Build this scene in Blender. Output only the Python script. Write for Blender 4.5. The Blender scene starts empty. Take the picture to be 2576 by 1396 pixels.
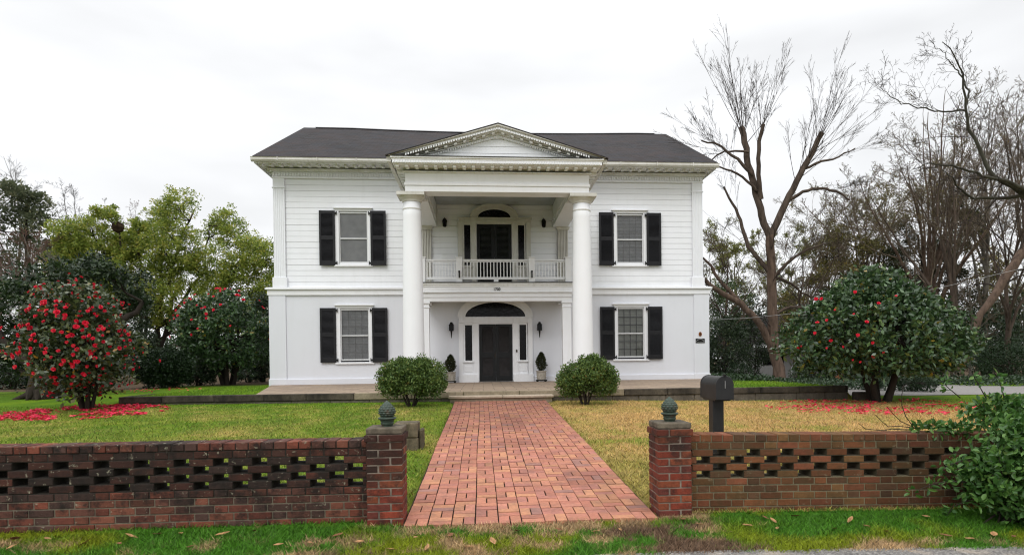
import bpy, bmesh, math
import numpy as np
from math import sin, cos, pi, radians, sqrt, atan
from mathutils import Matrix, Vector

# ------------------------------------------------------------------ camera, sky, sun, exposure
SC = bpy.context.scene
COL = SC.collection
EYE = 1.5
F_, CX, CY = 1500.0, 1330.0, 922.0
_psi, _pit, _rol = atan(115 / 1500.0), -0.0113, radians(.65)
CF = np.array([sin(_psi) * cos(_pit), cos(_psi) * cos(_pit), sin(_pit)])
_R0 = np.array([cos(_psi), -sin(_psi), 0.0]); _U0 = np.cross(_R0, CF)
CR = _R0 * cos(_rol) - _U0 * sin(_rol); CU = _U0 * cos(_rol) + _R0 * sin(_rol)
cam = bpy.data.cameras.new("camera"); camo = bpy.data.objects.new("camera", cam); COL.objects.link(camo)
cam.sensor_width = 36.0; cam.lens = 36.0 * F_ / 2576.0
cam.shift_x = (1288 - CX) / 2576.0; cam.shift_y = (CY - 698) / 2576.0
cam.clip_start = .05; cam.clip_end = 2000
_m = Matrix.Identity(4)
for i in range(3):
    _m[i][0] = CR[i]; _m[i][1] = CU[i]; _m[i][2] = -CF[i]
_m[2][3] = EYE
camo.matrix_world = _m
SC.camera = camo

SUN_EL, SUN_AZ = radians(44), radians(205)          # azimuth clockwise from +Y: behind the viewer, a little left
world = bpy.data.worlds.new("World"); SC.world = world; world.use_nodes = True
wn, wl = world.node_tree.nodes, world.node_tree.links
wn.clear()
w_out = wn.new("ShaderNodeOutputWorld"); w_bg = wn.new("ShaderNodeBackground"); w_bg.inputs[1].default_value = .1
w_sky = wn.new("ShaderNodeTexSky"); w_sky.sky_type = 'NISHITA'; w_sky.sun_disc = False
w_sky.sun_elevation = SUN_EL; w_sky.sun_rotation = SUN_AZ; w_sky.air_density = 1.0; w_sky.dust_density = 3.0
w_tc = wn.new("ShaderNodeTexCoord"); w_sep = wn.new("ShaderNodeSeparateXYZ")
wl.new(w_tc.outputs["Generated"], w_sep.inputs[0])
w_mr = wn.new("ShaderNodeMapRange"); w_mr.inputs[1].default_value = 0; w_mr.inputs[2].default_value = 1
w_mr.inputs[1].default_value = .42; w_mr.inputs[2].default_value = 1; w_mr.inputs[3].default_value = 11.15; w_mr.inputs[4].default_value = 26.0
wl.new(w_sep.outputs[2], w_mr.inputs[0])
w_map = wn.new("ShaderNodeMapping"); w_map.inputs[3].default_value = (1, 1, 3.2)
wl.new(w_tc.outputs["Generated"], w_map.inputs[0])
w_nz = wn.new("ShaderNodeTexNoise"); w_nz.inputs["Scale"].default_value = 2.3; w_nz.inputs["Detail"].default_value = 4; w_nz.inputs["Roughness"].default_value = .45
wl.new(w_map.outputs[0], w_nz.inputs["Vector"])
w_mr2 = wn.new("ShaderNodeMapRange"); w_mr2.inputs[1].default_value = .3; w_mr2.inputs[2].default_value = .68
w_mr2.inputs[3].default_value = .80; w_mr2.inputs[4].default_value = 1.08
wl.new(w_nz.outputs[0], w_mr2.inputs[0])
w_mul = wn.new("ShaderNodeMath"); w_mul.operation = 'MULTIPLY'
wl.new(w_mr.outputs[0], w_mul.inputs[0]); wl.new(w_mr2.outputs[0], w_mul.inputs[1])
w_cc = wn.new("ShaderNodeCombineColor")
for i, k in enumerate((.98, .99, 1.005)):
    q = wn.new("ShaderNodeMath"); q.operation = 'MULTIPLY'; q.inputs[1].default_value = k
    wl.new(w_mul.outputs[0], q.inputs[0]); wl.new(q.outputs[0], w_cc.inputs[i])
w_mix = wn.new("ShaderNodeMix"); w_mix.data_type = 'RGBA'; w_mix.inputs[0].default_value = .94
wl.new(w_sky.outputs[0], w_mix.inputs[6]); wl.new(w_cc.outputs[0], w_mix.inputs[7])
wl.new(w_mix.outputs[2], w_bg.inputs[0]); wl.new(w_bg.outputs[0], w_out.inputs[0])

sl = bpy.data.lights.new("sun", 'SUN'); sl.energy = 1.1; sl.angle = radians(25); sl.color = (1, .99, .97)
so = bpy.data.objects.new("sun", sl); COL.objects.link(so)
_d = Vector((sin(SUN_AZ) * cos(SUN_EL), cos(SUN_AZ) * cos(SUN_EL), sin(SUN_EL)))
so.rotation_euler = _d.to_track_quat('Z', 'Y').to_euler(); so.location = (-6, -8, 20)
vs = SC.view_settings; vs.view_transform = 'Standard'; vs.look = 'None'; vs.exposure = 0.0; vs.gamma = 1.0
SC.cycles.max_bounces = 6; SC.cycles.diffuse_bounces = 3; SC.cycles.glossy_bounces = 2
SC.cycles.transparent_max_bounces = 8; SC.cycles.transmission_bounces = 3
SC.cycles.pixel_filter_type = 'BLACKMAN_HARRIS'; SC.cycles.filter_width = 1.15
SC.cycles.use_denoising = True
SC.cycles.caustics_reflective = False; SC.cycles.caustics_refractive = False

# ------------------------------------------------------------------ helpers
def at(px, py, Y):
    """a point at depth Y seen at (px, py) of the 2576-wide photograph: used only to measure things"""
    d = CF + CR * (px - CX) / F_ - CU * (py - CY) / F_
    p = np.array([0, 0, EYE]) + d * (Y / d[1])
    return p

def tag(o, label=None, cat=None, group=None, kind=None):
    if label: o["label"] = label
    if cat: o["category"] = cat
    if group: o["group"] = group
    if kind: o["kind"] = kind
    return o

def empty(name, loc, label, cat, group=None):
    o = bpy.data.objects.new(name, None); COL.objects.link(o); o.location = loc; o.empty_display_size = .3
    return tag(o, label, cat, group)

def wloc(o):
    v = Vector((0, 0, 0))
    while o is not None:
        v += o.location; o = o.parent
    return v

def link(name, me, parent=None, loc=None):
    """loc None: the mesh is in world coordinates"""
    o = bpy.data.objects.new(name, me); COL.objects.link(o)
    if parent is not None:
        o.parent = parent
        o.location = (-wloc(parent)) if loc is None else loc
    elif loc is not None:
        o.location = loc
    return o

def npmesh(name, V, Fa, mats=(), face_attr=None, col_attr=None, smooth=False, matidx=None):
    """V (n,3); Fa (m,k) all the same k"""
    V = np.asarray(V, np.float32); Fa = np.asarray(Fa, np.int32)
    me = bpy.data.meshes.new(name)
    m, k = Fa.shape
    me.vertices.add(len(V)); me.vertices.foreach_set("co", V.ravel())
    me.loops.add(m * k); me.loops.foreach_set("vertex_index", Fa.ravel())
    me.polygons.add(m)
    me.polygons.foreach_set("loop_start", np.arange(0, m * k, k, dtype=np.int32))
    me.polygons.foreach_set("loop_total", np.full(m, k, np.int32))
    if smooth: me.polygons.foreach_set("use_smooth", np.ones(m, bool))
    if matidx is not None: me.polygons.foreach_set("material_index", np.asarray(matidx, np.int32))
    for mt in mats: me.materials.append(mt)
    if face_attr is not None:
        a = me.attributes.new("rnd", 'FLOAT', 'FACE'); a.data.foreach_set("value", np.asarray(face_attr, np.float32))
    if col_attr is not None:
        a = me.attributes.new("col", 'FLOAT_COLOR', 'FACE'); a.data.foreach_set("color", np.asarray(col_attr, np.float32).ravel())
    me.update(calc_edges=True)
    return me

class MB:
    def __init__(s): s.v = []; s.f = []; s.c = []; s.cur = None
    def poly(s, pts):
        n = len(s.v); s.v += [tuple(p) for p in pts]; s.f.append(tuple(range(n, n + len(pts)))); s.c.append(s.cur)
    def mesh(s, v, f):
        n = len(s.v); s.v += [tuple(p) for p in v]
        for q in f: s.f.append(tuple(i + n for i in q)); s.c.append(s.cur)
    def box(s, x0, x1, y0, y1, z0, z1):
        s.mesh([(x0, y0, z0), (x1, y0, z0), (x1, y1, z0), (x0, y1, z0), (x0, y0, z1), (x1, y0, z1), (x1, y1, z1), (x0, y1, z1)],
               [(0, 3, 2, 1), (4, 5, 6, 7), (0, 1, 5, 4), (1, 2, 6, 5), (2, 3, 7, 6), (3, 0, 4, 7)])
    def obox(s, c, ax, ay, az):
        """oriented box: centre and three half-axes"""
        c, ax, ay, az = map(np.array, (c, ax, ay, az))
        v = [c + i * ax + j * ay + k * az for k in (-1, 1) for (i, j) in ((-1, -1), (1, -1), (1, 1), (-1, 1))]
        s.mesh(v, [(0, 3, 2, 1), (4, 5, 6, 7), (0, 1, 5, 4), (1, 2, 6, 5), (2, 3, 7, 6), (3, 0, 4, 7)])
    def prismY(s, xz, y0, y1):
        """polygon in x,z (counter-clockwise seen from -Y) pushed from y0 to y1"""
        n = len(xz); v = [(x, y0, z) for x, z in xz] + [(x, y1, z) for x, z in xz]
        s.mesh(v, [tuple(range(n)), tuple(reversed(range(n, 2 * n)))] + [(i, i + n, (i + 1) % n + n, (i + 1) % n) for i in range(n)])
    def ringY(s, inner, outer, y0, y1):
        """strip between two open curves of x,z points, thick from y0 to y1"""
        n = len(inner)
        for i in range(n - 1):
            a, b, c, d = inner[i], outer[i], outer[i + 1], inner[i + 1]
            v = [(p[0], y0, p[1]) for p in (a, b, c, d)] + [(p[0], y1, p[1]) for p in (a, b, c, d)]
            s.mesh(v, [(0, 1, 2, 3), (7, 6, 5, 4), (0, 3, 7, 4), (1, 5, 6, 2)] + ([(0, 4, 5, 1)] if i == 0 else []) + ([(3, 2, 6, 7)] if i == n - 2 else []))
    def lathe(s, cx, cy, prof, n=24, cap=True):
        """prof: (r, z) from bottom to top"""
        v = [(cx + r * cos(2 * pi * j / n), cy + r * sin(2 * pi * j / n), z) for r, z in prof for j in range(n)]
        f = [(i * n + j, i * n + (j + 1) % n, (i + 1) * n + (j + 1) % n, (i + 1) * n + j) for i in range(len(prof) - 1) for j in range(n)]
        if cap: f += [tuple(reversed(range(n))), tuple(range((len(prof) - 1) * n, len(prof) * n))]
        s.mesh(v, f)
    def tube(s, pts, rad, n=6):
        P = np.array(pts, float)[None]; R = np.array(rad if hasattr(rad, '__len__') else [rad] * len(pts), float)[None]
        V, Fq = tubes(P, R, n); s.mesh(V, Fq)
    def me(s, name, mats, smooth=False):
        me = bpy.data.meshes.new(name); me.from_pydata(s.v, [], s.f)
        for m in (mats if isinstance(mats, (list, tuple)) else [mats]): me.materials.append(m)
        if s.cur is not None or any(c is not None for c in s.c):
            a = me.attributes.new("col", 'FLOAT_COLOR', 'FACE')
            a.data.foreach_set("color", np.array([(tuple(c) + (1,)) if c is not None else (.5, .5, .5, 1) for c in s.c], np.float32).ravel())
        if smooth: me.polygons.foreach_set("use_smooth", np.ones(len(me.polygons), bool))
        me.update(); return me
    def build(s, name, mats, parent=None, smooth=False, bevel=0, loc=None, seg=1):
        o = link(name, s.me(name, mats, smooth), parent, loc)
        if bevel:
            b = o.modifiers.new("bevel", 'BEVEL'); b.width = bevel; b.segments = seg; b.limit_method = 'ANGLE'; b.angle_limit = radians(40)
        return o

def tubes(P, R, n):
    """P (N,K,3) polylines, R (N,K) radii -> verts, quads"""
    N, K, _ = P.shape
    T = np.empty_like(P); T[:, 1:-1] = P[:, 2:] - P[:, :-2]; T[:, 0] = P[:, 1] - P[:, 0]; T[:, -1] = P[:, -1] - P[:, -2]
    T /= np.linalg.norm(T, axis=2, keepdims=True) + 1e-9
    ref = np.where(np.abs(T[:, :1, 2:3]).repeat(K, 1) > .8, np.array([1., 0, 0]), np.array([0, 0, 1.]))
    A = np.cross(T, ref); A /= np.linalg.norm(A, axis=2, keepdims=True) + 1e-9
    B = np.cross(T, A)
    th = 2 * pi * np.arange(n) / n
    ring = A[:, :, None] * np.cos(th)[None, None, :, None] + B[:, :, None] * np.sin(th)[None, None, :, None]
    V = (P[:, :, None] + ring * R[:, :, None, None]).reshape(-1, 3)
    base = (np.arange(N)[:, None, None] * K + np.arange(K - 1)[None, :, None]) * n
    j = np.arange(n)[None, None]
    j2 = (j + 1) % n
    Fq = np.stack([base + j, base + n + j, base + n + j2, base + j2], -1).reshape(-1, 4)
    return V, Fq

def resample(pts, K):
    P = np.array(pts, float); d = np.r_[0, np.cumsum(np.linalg.norm(np.diff(P, axis=0), axis=1))]
    t = np.linspace(0, d[-1], K)
    return np.stack([np.interp(t, d, P[:, i]) for i in range(3)], 1)

def nz(v): return v / (np.linalg.norm(v, axis=-1, keepdims=True) + 1e-9)

RMIN = .007
def grow(P, R, n, t0, t1, a0, a1, l0, l1, K, up, wig, rng, rr=.5, tip=.3, absl=False, taper=.5):
    N, Kp, _ = P.shape
    t = rng.uniform(t0, t1, (N, n)); f = t * (Kp - 1); i = np.minimum(f.astype(int), Kp - 2); w = (f - i)[..., None]
    ii = np.arange(N)[:, None]
    S = P[ii, i] * (1 - w) + P[ii, i + 1] * w
    T = nz(P[ii, i + 1] - P[ii, i])
    r = (R[ii, i] * (1 - w[..., 0]) + R[ii, i + 1] * w[..., 0]) * rr
    plen = np.linalg.norm(np.diff(P, axis=1), axis=2).sum(1)[:, None]
    ln = rng.uniform(l0, l1, (N, n)) * (1 if absl else plen) * (1 - taper * t)
    q = nz(rng.normal(size=(N, n, 3))); q = nz(q - T * (q * T).sum(-1, keepdims=True))
    a = rng.uniform(a0, a1, (N, n))[..., None]
    D = nz(np.cos(a) * T + np.sin(a) * q + np.array([0, 0, up]) * .6)
    S = S.reshape(-1, 3); D = D.reshape(-1, 3); ln = ln.ravel(); r = r.ravel()
    out = [S]; step = (ln / (K - 1))[:, None]
    for k in range(K - 1):
        D = nz(D + rng.normal(size=D.shape) * wig + np.array([0, 0, up * .12]))
        out.append(out[-1] + D * step)
    P2 = np.stack(out, 1)
    R2 = np.maximum(r[:, None] * np.linspace(1, tip, K)[None], RMIN)
    return P2, R2

def cat_mesh(parts):
    V = []; Fs = []; o = 0
    for v, f in parts:
        V.append(v); Fs.append(f + o); o += len(v)
    return np.concatenate(V), np.concatenate(Fs)

def leaves(pos, nrm, L, W, rng, spread=.8, droop=0.0, fold=.15):
    N = len(pos)
    a = nz(nrm * (1 - spread) + nz(rng.normal(size=(N, 3))) * spread + np.array([0, 0, -droop]))
    b = nz(np.cross(a, nz(rng.normal(size=(N, 3))))); c = np.cross(a, b)
    l = (L * rng.uniform(.7, 1.25, (N, 1))); w = W * rng.uniform(.75, 1.2, (N, 1))
    V = np.stack([pos, pos + a * l * .45 + b * w * .5 + c * w * fold, pos + a * l, pos + a * l * .45 - b * w * .5 + c * w * fold], 1).reshape(-1, 3)
    Fq = np.arange(4 * N).reshape(N, 4)
    return V, Fq

def leaves6(pos, nrm, L, W, rng, spread=.8, droop=0.0, fold=.25):
    N = len(pos)
    a = nz(nrm * (1 - spread) + nz(rng.normal(size=(N, 3))) * spread + np.array([0, 0, -droop]))
    b = nz(np.cross(a, nz(rng.normal(size=(N, 3)) + nrm * .0))); c = np.cross(a, b); c = c * np.sign((c * nrm).sum(1, keepdims=True) + 1e-6)
    l = (L * rng.uniform(.65, 1.2, (N, 1))); w = W * rng.uniform(.75, 1.2, (N, 1)); q = lambda t, s, f: pos + a * l * t + b * w * s * .5 + c * w * f
    V = np.stack([pos, q(.28, .9, fold), q(.68, .85, fold), q(1, 0, -.05), q(.68, -.85, fold), q(.28, -.9, fold)], 1).reshape(-1, 3)
    k = np.arange(N)[:, None] * 6
    Fq = np.concatenate([k + np.array([[0, 1, 2, 3]]), k + np.array([[0, 3, 4, 5]])], 1).reshape(-1, 4)
    return V, Fq

def clump(C, rad, n, rng, shell=.55, upbias=.3):
    """leaf positions and outward normals round clump centres"""
    M = len(C); d = nz(rng.normal(size=(M, n, 3)) + np.array([0, 0, upbias]))
    r = np.asarray(rad).reshape(-1, 1, 1) * (shell + (1 - shell) * rng.uniform(0, 1, (M, n, 1)) ** .6) 
    return (C[:, None] + d * r).reshape(-1, 3), d.reshape(-1, 3)

_H = np.random.default_rng(5).uniform(0, 1, (257, 257))
def vnoise(x, y, s=0):
    x = np.asarray(x, float) + s * 17.3; y = np.asarray(y, float) + s * 31.7
    i = np.floor(x).astype(int); j = np.floor(y).astype(int); u = x - i; v = y - j
    u = u * u * (3 - 2 * u); v = v * v * (3 - 2 * v)
    g = lambda a, b: _H[a % 257, b % 257]
    return (g(i, j) * (1 - u) + g(i + 1, j) * u) * (1 - v) + (g(i, j + 1) * (1 - u) + g(i + 1, j + 1) * u) * v
def fbm(x, y, s=0, o=3):
    t = 0; a = .5; n = 0
    for k in range(o):
        t = t + a * vnoise(x * 2 ** k, y * 2 ** k, s + k); n += a; a *= .55
    return t / n
def sm(a, b, x):
    t = np.clip((np.asarray(x, float) - a) / (b - a), 0, 1); return t * t * (3 - 2 * t)

def ground_h(x, y):
    x = np.asarray(x, float); y = np.asarray(y, float)
    base = -.017 * np.clip(x - 1, 0, 8)
    verge = base - .05 * sm(5.3, 4.5, y)
    zt = np.interp(x, [-30, -9.2, 2.4, 6.85, 10.1, 14, 40], [.47, .47, .40, .32, .30, .36, .4])
    lawn = base * sm(9, 5.6, y) + .02 + (zt - .02) / 10.3 * (y - 5.5)
    left = np.minimum(lawn, .66)
    right = np.interp(y, [5.5, 15, 18, 22, 30, 40, 120], [0, .33, .42, .45, .1, 0, 0])
    wr = sm(10.6, 12.5, x) * sm(12, 15.5, y)
    far = left * (1 - wr) + right * wr
    mt = sm(-9.3, -9.1, x) * sm(10.3, 10.0, x) * (y > 15.9)
    z = far * (1 - mt) + .66 * mt
    return np.where(y < 5.55, verge, z)
def gz(x, y): return float(ground_h(x, y))

# ------------------------------------------------------------------ materials
class NT:
    def __init__(s, name):
        s.m = bpy.data.materials.new(name); s.m.use_nodes = True; s.n = s.m.node_tree.nodes; s.l = s.m.node_tree.links
        s.b = s.n["Principled BSDF"]; s.out = s.n["Material Output"]
    def node(s, t, **kw):
        q = s.n.new(t)
        for k, v in kw.items():
            if k in q.inputs: q.inputs[k].default_value = v
            else: setattr(q, k, v)
        return q
    def co(s, kind="Object", scale=(1, 1, 1), rot=(0, 0, 0)):
        t = s.n.new("ShaderNodeTexCoord"); m = s.n.new("ShaderNodeMapping"); m.inputs[3].default_value = scale; m.inputs[2].default_value = rot
        s.l.new(t.outputs[kind], m.inputs[0]); return m.outputs[0]
    def noise(s, vec, sc, det=4, rough=.55):
        q = s.node("ShaderNodeTexNoise", Scale=sc, Detail=det, Roughness=rough); s.l.new(vec, q.inputs["Vector"]); return q.outputs[0]
    def ramp(s, fac, stops, interp='LINEAR'):
        r = s.n.new("ShaderNodeValToRGB"); r.color_ramp.interpolation = interp
        e = r.color_ramp.elements
        while len(e) < len(stops): e.new(.5)
        for q, (p, c) in zip(e, stops):
            q.position = p; q.color = (tuple(c) if hasattr(c, '__len__') else (c, c, c)) + (1,)
        s.l.new(fac, r.inputs[0]); return r.outputs[0]
    def mix(s, fac, a, b, mode='MIX'):
        q = s.n.new("ShaderNodeMix"); q.data_type = 'RGBA'; q.blend_type = mode
        for i, v in ((0, fac), (6, a), (7, b)):
            if hasattr(v, 'links'): s.l.new(v, q.inputs[i])
            elif i == 0: q.inputs[0].default_value = v
            else: q.inputs[i].default_value = (tuple(v) if hasattr(v, '__len__') else (v, v, v)) + (1,)
        return q.outputs[2]
    def attr(s, name):
        q = s.node("ShaderNodeAttribute"); q.attribute_name = name; return q
    def base(s, c):
        if hasattr(c, 'links'): s.l.new(c, s.b.inputs["Base Color"])
        else: s.b.inputs["Base Color"].default_value = tuple(c) + (1,)
        return s
    def rough(s, v, spec=.5, metal=0):
        if hasattr(v, 'links'): s.l.new(v, s.b.inputs["Roughness"])
        else: s.b.inputs["Roughness"].default_value = v
        s.b.inputs["Specular IOR Level"].default_value = spec; s.b.inputs["Metallic"].default_value = metal; return s
    def bump(s, h, st=.3, dist=.02):
        q = s.node("ShaderNodeBump", Strength=st, Distance=dist); s.l.new(h, q.inputs["Height"]); s.l.new(q.outputs[0], s.b.inputs["Normal"]); return s

def paint(name, c, dirt, sc=1.2, amt=.5, rough=.5, bump=.03, bsc=30):
    t = NT(name); v = t.co()
    f = t.ramp(t.noise(v, sc, 6, .65), [(.42, 0), (.75, amt)])
    vs_ = t.co(scale=(3.0, 3.0, .35)); f2 = t.ramp(t.noise(vs_, sc * 2.2, 5, .6), [(.5, 0), (.8, amt * .8)])
    t.base(t.mix(f2, t.mix(f, c, dirt), dirt)).rough(rough, .35)
    t.bump(t.noise(v, bsc, 3), bump, .01); return t.m

def plain(name, c, rough=.5, spec=.5, metal=0, var=.25, sc=8, bump=0):
    t = NT(name); v = t.co(); n = t.noise(v, sc, 4)
    t.base(t.ramp(n, [(.3, [k * (1 - var) for k in c]), (.7, [k * (1 + var) for k in c])])).rough(rough, spec, metal)
    if bump: t.bump(n, bump, .01)
    return t.m

def leafmat(name, stops, rough=.42, spec=.4, trans=.25):
    t = NT(name); a = t.attr("rnd"); c = t.ramp(a.outputs["Fac"], stops); t.base(c).rough(rough, spec)
    tr = t.n.new("ShaderNodeBsdfTranslucent"); mx = t.n.new("ShaderNodeMixShader"); mx.inputs[0].default_value = trans
    t.l.new(c, tr.inputs[0]); t.l.new(t.b.outputs[0], mx.inputs[1]); t.l.new(tr.outputs[0], mx.inputs[2]); t.l.new(mx.outputs[0], t.out.inputs[0])
    return t.m

def bark(name, c0, c1, sc=6):
    t = NT(name); v = t.co(scale=(1, 1, .22)); n = t.noise(v, sc, 6, .7)
    t.base(t.ramp(n, [(.32, c0), (.62, c1)])).rough(.9, .2); t.bump(n, .6, .04); return t.m

M = {}
M['siding'] = paint('white_siding_paint', (.825, .84, .875), (.66, .67, .68), .8, .3)
M['stucco'] = paint('white_stucco', (.70, .715, .76), (.61, .615, .63), .6, .3, .75, .08, 30)
M['trim'] = paint('white_trim_paint', (.82, .83, .855), (.64, .64, .63), 1.2, .3)
M['column'] = paint('white_column_paint', (.82, .83, .855), (.72, .72, .72), .7, .25)
M['cornice'] = paint('weathered_cornice_paint', (.80, .80, .79), (.52, .51, .47), 2.0, .55)
M['gutter'] = paint('aged_gutter', (.70, .69, .66), (.40, .38, .31), 1.6, .6, .4)
M['ceiling'] = paint('blue_grey_porch_ceiling', (.42, .46, .49), (.30, .31, .29), 1.6, .8)
M['oldwhite'] = paint('aged_white_paint', (.62, .61, .57), (.42, .40, .34), 1.3, .65)
M['black'] = plain('black_shutter_paint', (.010, .010, .012), .55, .28, 0, .4, 14)
M['door'] = plain('charcoal_door_paint', (.010, .011, .012), .5, .25)
M['louvre'] = plain('door_louvre_grey', (.030, .027, .027), .7, .2)
M['iron'] = plain('black_iron', (.008, .008, .008), .5, .25, 0)
M['dark'] = plain('dark_interior', (.012, .012, .012), .9, .1)
M['blind'] = plain('blind_slats', (.40, .40, .37), .6, .3, 0, .1)
M['blindgrey'] = plain('grey_blind_slats', (.36, .37, .38), .6, .3, 0, .15)
M['muntin'] = plain('dark_muntins', (.05, .05, .05), .6)
M['sash'] = paint('sash_paint', (.66, .67, .68), (.45, .45, .44), 2, .4)
def glass(name, tint, fac, screen=0.0):
    t = NT(name); g = t.node("ShaderNodeBsdfGlossy", Roughness=.02); tp = t.node("ShaderNodeBsdfTransparent")
    tp.inputs[0].default_value = tint + (1,)
    fr = t.node("ShaderNodeFresnel", IOR=1.5); mx = t.node("ShaderNodeMixShader")
    mm = t.node("ShaderNodeMath"); mm.operation = 'MULTIPLY'; mm.inputs[1].default_value = fac; t.l.new(fr.outputs[0], mm.inputs[0])
    t.l.new(mm.outputs[0], mx.inputs[0]); t.l.new(tp.outputs[0], mx.inputs[1]); t.l.new(g.outputs[0], mx.inputs[2])
    last = mx.outputs[0]
    if screen:
        n = t.noise(t.co(), 9, 5, .6); df = t.node("ShaderNodeBsdfDiffuse"); t.l.new(t.ramp(t.noise(t.co(), 2.5, 4, .5), [(.3, (.22, .225, .23)), (.72, (.31, .315, .32))]), df.inputs[0])
        m2 = t.node("ShaderNodeMixShader"); m2.inputs[0].default_value = screen
        t.l.new(last, m2.inputs[1]); t.l.new(df.outputs[0], m2.inputs[2]); last = m2.outputs[0]
    t.l.new(last, t.out.inputs[0]); return t.m
M['glass'] = glass('window_glass', (.93, .95, .94), 1.0)
M['screen'] = glass('window_glass_behind_insect_screen', (.8, .8, .8), .7, .55)
M['screenlight'] = glass('window_glass_behind_light_screen', (.85, .85, .85), .7, .25)
M['leaded'] = plain('dark_leaded_glass', (.004, .004, .005), .15, .16)

# shingles: rows follow the slope
t = NT('asphalt_shingles'); v = t.co(scale=(1, 0, 1), rot=(radians(0), 0, 0))
sp = t.n.new("ShaderNodeSeparateXYZ"); t.l.new(t.co(), sp.inputs[0]); cb = t.n.new("ShaderNodeCombineXYZ")
mz = t.node("ShaderNodeMath"); mz.operation = 'MULTIPLY'; mz.inputs[1].default_value = 2.05; t.l.new(sp.outputs[2], mz.inputs[0])
t.l.new(sp.outputs[0], cb.inputs[0]); t.l.new(mz.outputs[0], cb.inputs[1])
bt = t.node("ShaderNodeTexBrick", Scale=1.0); bt.inputs["Mortar Size"].default_value = .022; bt.inputs["Brick Width"].default_value = .32; bt.inputs["Row Height"].default_value = .14
bt.inputs["Color1"].default_value = (.019, .017, .018, 1); bt.inputs["Color2"].default_value = (.055, .051, .052, 1); bt.inputs["Mortar"].default_value = (.012, .011, .011, 1)
t.l.new(cb.outputs[0], bt.inputs["Vector"])
n1 = t.noise(t.co(scale=(.6, .3, 1.6)), 1.1, 5, .6); n2 = t.noise(t.co(scale=(1, .3, 3)), 2.3, 5, .6)
c = t.mix(t.ramp(n1, [(.38, 0), (.68, .6)]), bt.outputs[0], (.062, .040, .036))
c = t.mix(t.ramp(n2, [(.44, 0), (.68, .8)]), c, (.034, .037, .046))
c = t.mix(t.ramp(t.noise(t.co(scale=(4, 2, 14)), 3, 4, .7), [(.35, 0), (.7, .6)]), c, (.014, .012, .012))
t.base(c).rough(.9, .25); t.bump(bt.outputs[1], -.4, .02); M['shingle'] = t.m
M['darkmetal'] = plain('dark_flashing', (.02, .018, .017), .6, .4)

def brickmat(name, mold, moldc, lich, lichc, bsc=55, m0=.46):
    t = NT(name); a = t.attr("col").outputs["Color"]; v = t.co()
    c = t.mix(t.ramp(t.noise(v, 28, 5, .65), [(.3, 0), (.75, .55)]), a, t.mix(1, a, (.45, .42, .40), 'MULTIPLY'))
    c = t.mix(t.ramp(t.noise(v, 5.5, 6, .7), [(m0, 0), (m0 + .17, mold)]), c, moldc)
    c = t.mix(t.ramp(t.noise(v, 17, 5, .7), [(.60, 0), (.69, lich)]), c, lichc)
    t.base(c).rough(.88, .25); t.bump(t.noise(v, bsc, 4, .6), .5, .012); return t.m
M['brickL'] = brickmat('old_brick_with_black_mould', .9, (.014, .011, .009), .85, (.30, .28, .20), 55, .46)
M['brickR'] = brickmat('old_brick_mossy', .45, (.06, .045, .02), .35, (.27, .25, .17))
M['brickP'] = brickmat('pillar_brick', .75, (.022, .015, .012), .2, (.33, .29, .23), 55, .45)
M['paver'] = brickmat('path_brick', .35, (.13, .085, .07), .15, (.42, .33, .27), 70)
M['mortarL'] = plain('dirty_mortar', (.13, .108, .080), .95, .1, 0, .5, 9, .4)
M['mortarR'] = plain('tan_mortar', (.19, .165, .10), .95, .1, 0, .5, 9, .4)
M['mortarP'] = plain('grey_mortar', (.19, .155, .125), .95, .1, 0, .5, 9, .4)
M['mortarL'] = brickmat('mould_and_shade_mortar', .5, (.02, .017, .014), .2, (.3, .28, .2))
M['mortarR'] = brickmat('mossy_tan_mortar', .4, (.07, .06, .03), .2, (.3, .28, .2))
M['joint'] = plain('path_joint_soil', (.040, .028, .020), .95, .1, 0, .5, 12, .4)

def stone(name, c0, c1, stain, stc, sc=3.0, sc2=1.6):
    t = NT(name); v = t.co(); n = t.noise(v, sc * 4, 6, .7)
    c = t.ramp(n, [(.3, c0), (.7, c1)]); c = t.mix(t.ramp(t.noise(t.co(scale=(1, 1, .5)), sc2, 6, .65), [(.38, 0), (.64, stain)]), c, stc)
    t.base(c).rough(.9, .2); t.bump(n, .4, .015); return t.m
M['capstone'] = stone('weathered_capstone', (.085, .070, .052), (.20, .165, .12), .75, (.025, .022, .018), 4, 5)
M['ledge_dark'] = stone('black_stained_concrete', (.050, .042, .032), (.12, .10, .075), .9, (.012, .011, .010))
M['ledge_low'] = stone('grey_stained_concrete', (.085, .075, .06), (.18, .155, .125), .65, (.035, .03, .024))
M['ledge_mid'] = stone('tan_stained_concrete', (.20, .165, .115), (.36, .30, .215), .45, (.10, .085, .05))
M['steptop'] = stone('worn_pale_step', (.34, .28, .21), (.50, .42, .33), .4, (.16, .12, .07))
M['block'] = stone('mossy_concrete_block', (.10, .082, .055), (.22, .18, .12), .8, (.035, .032, .018), 4, 6)
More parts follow.
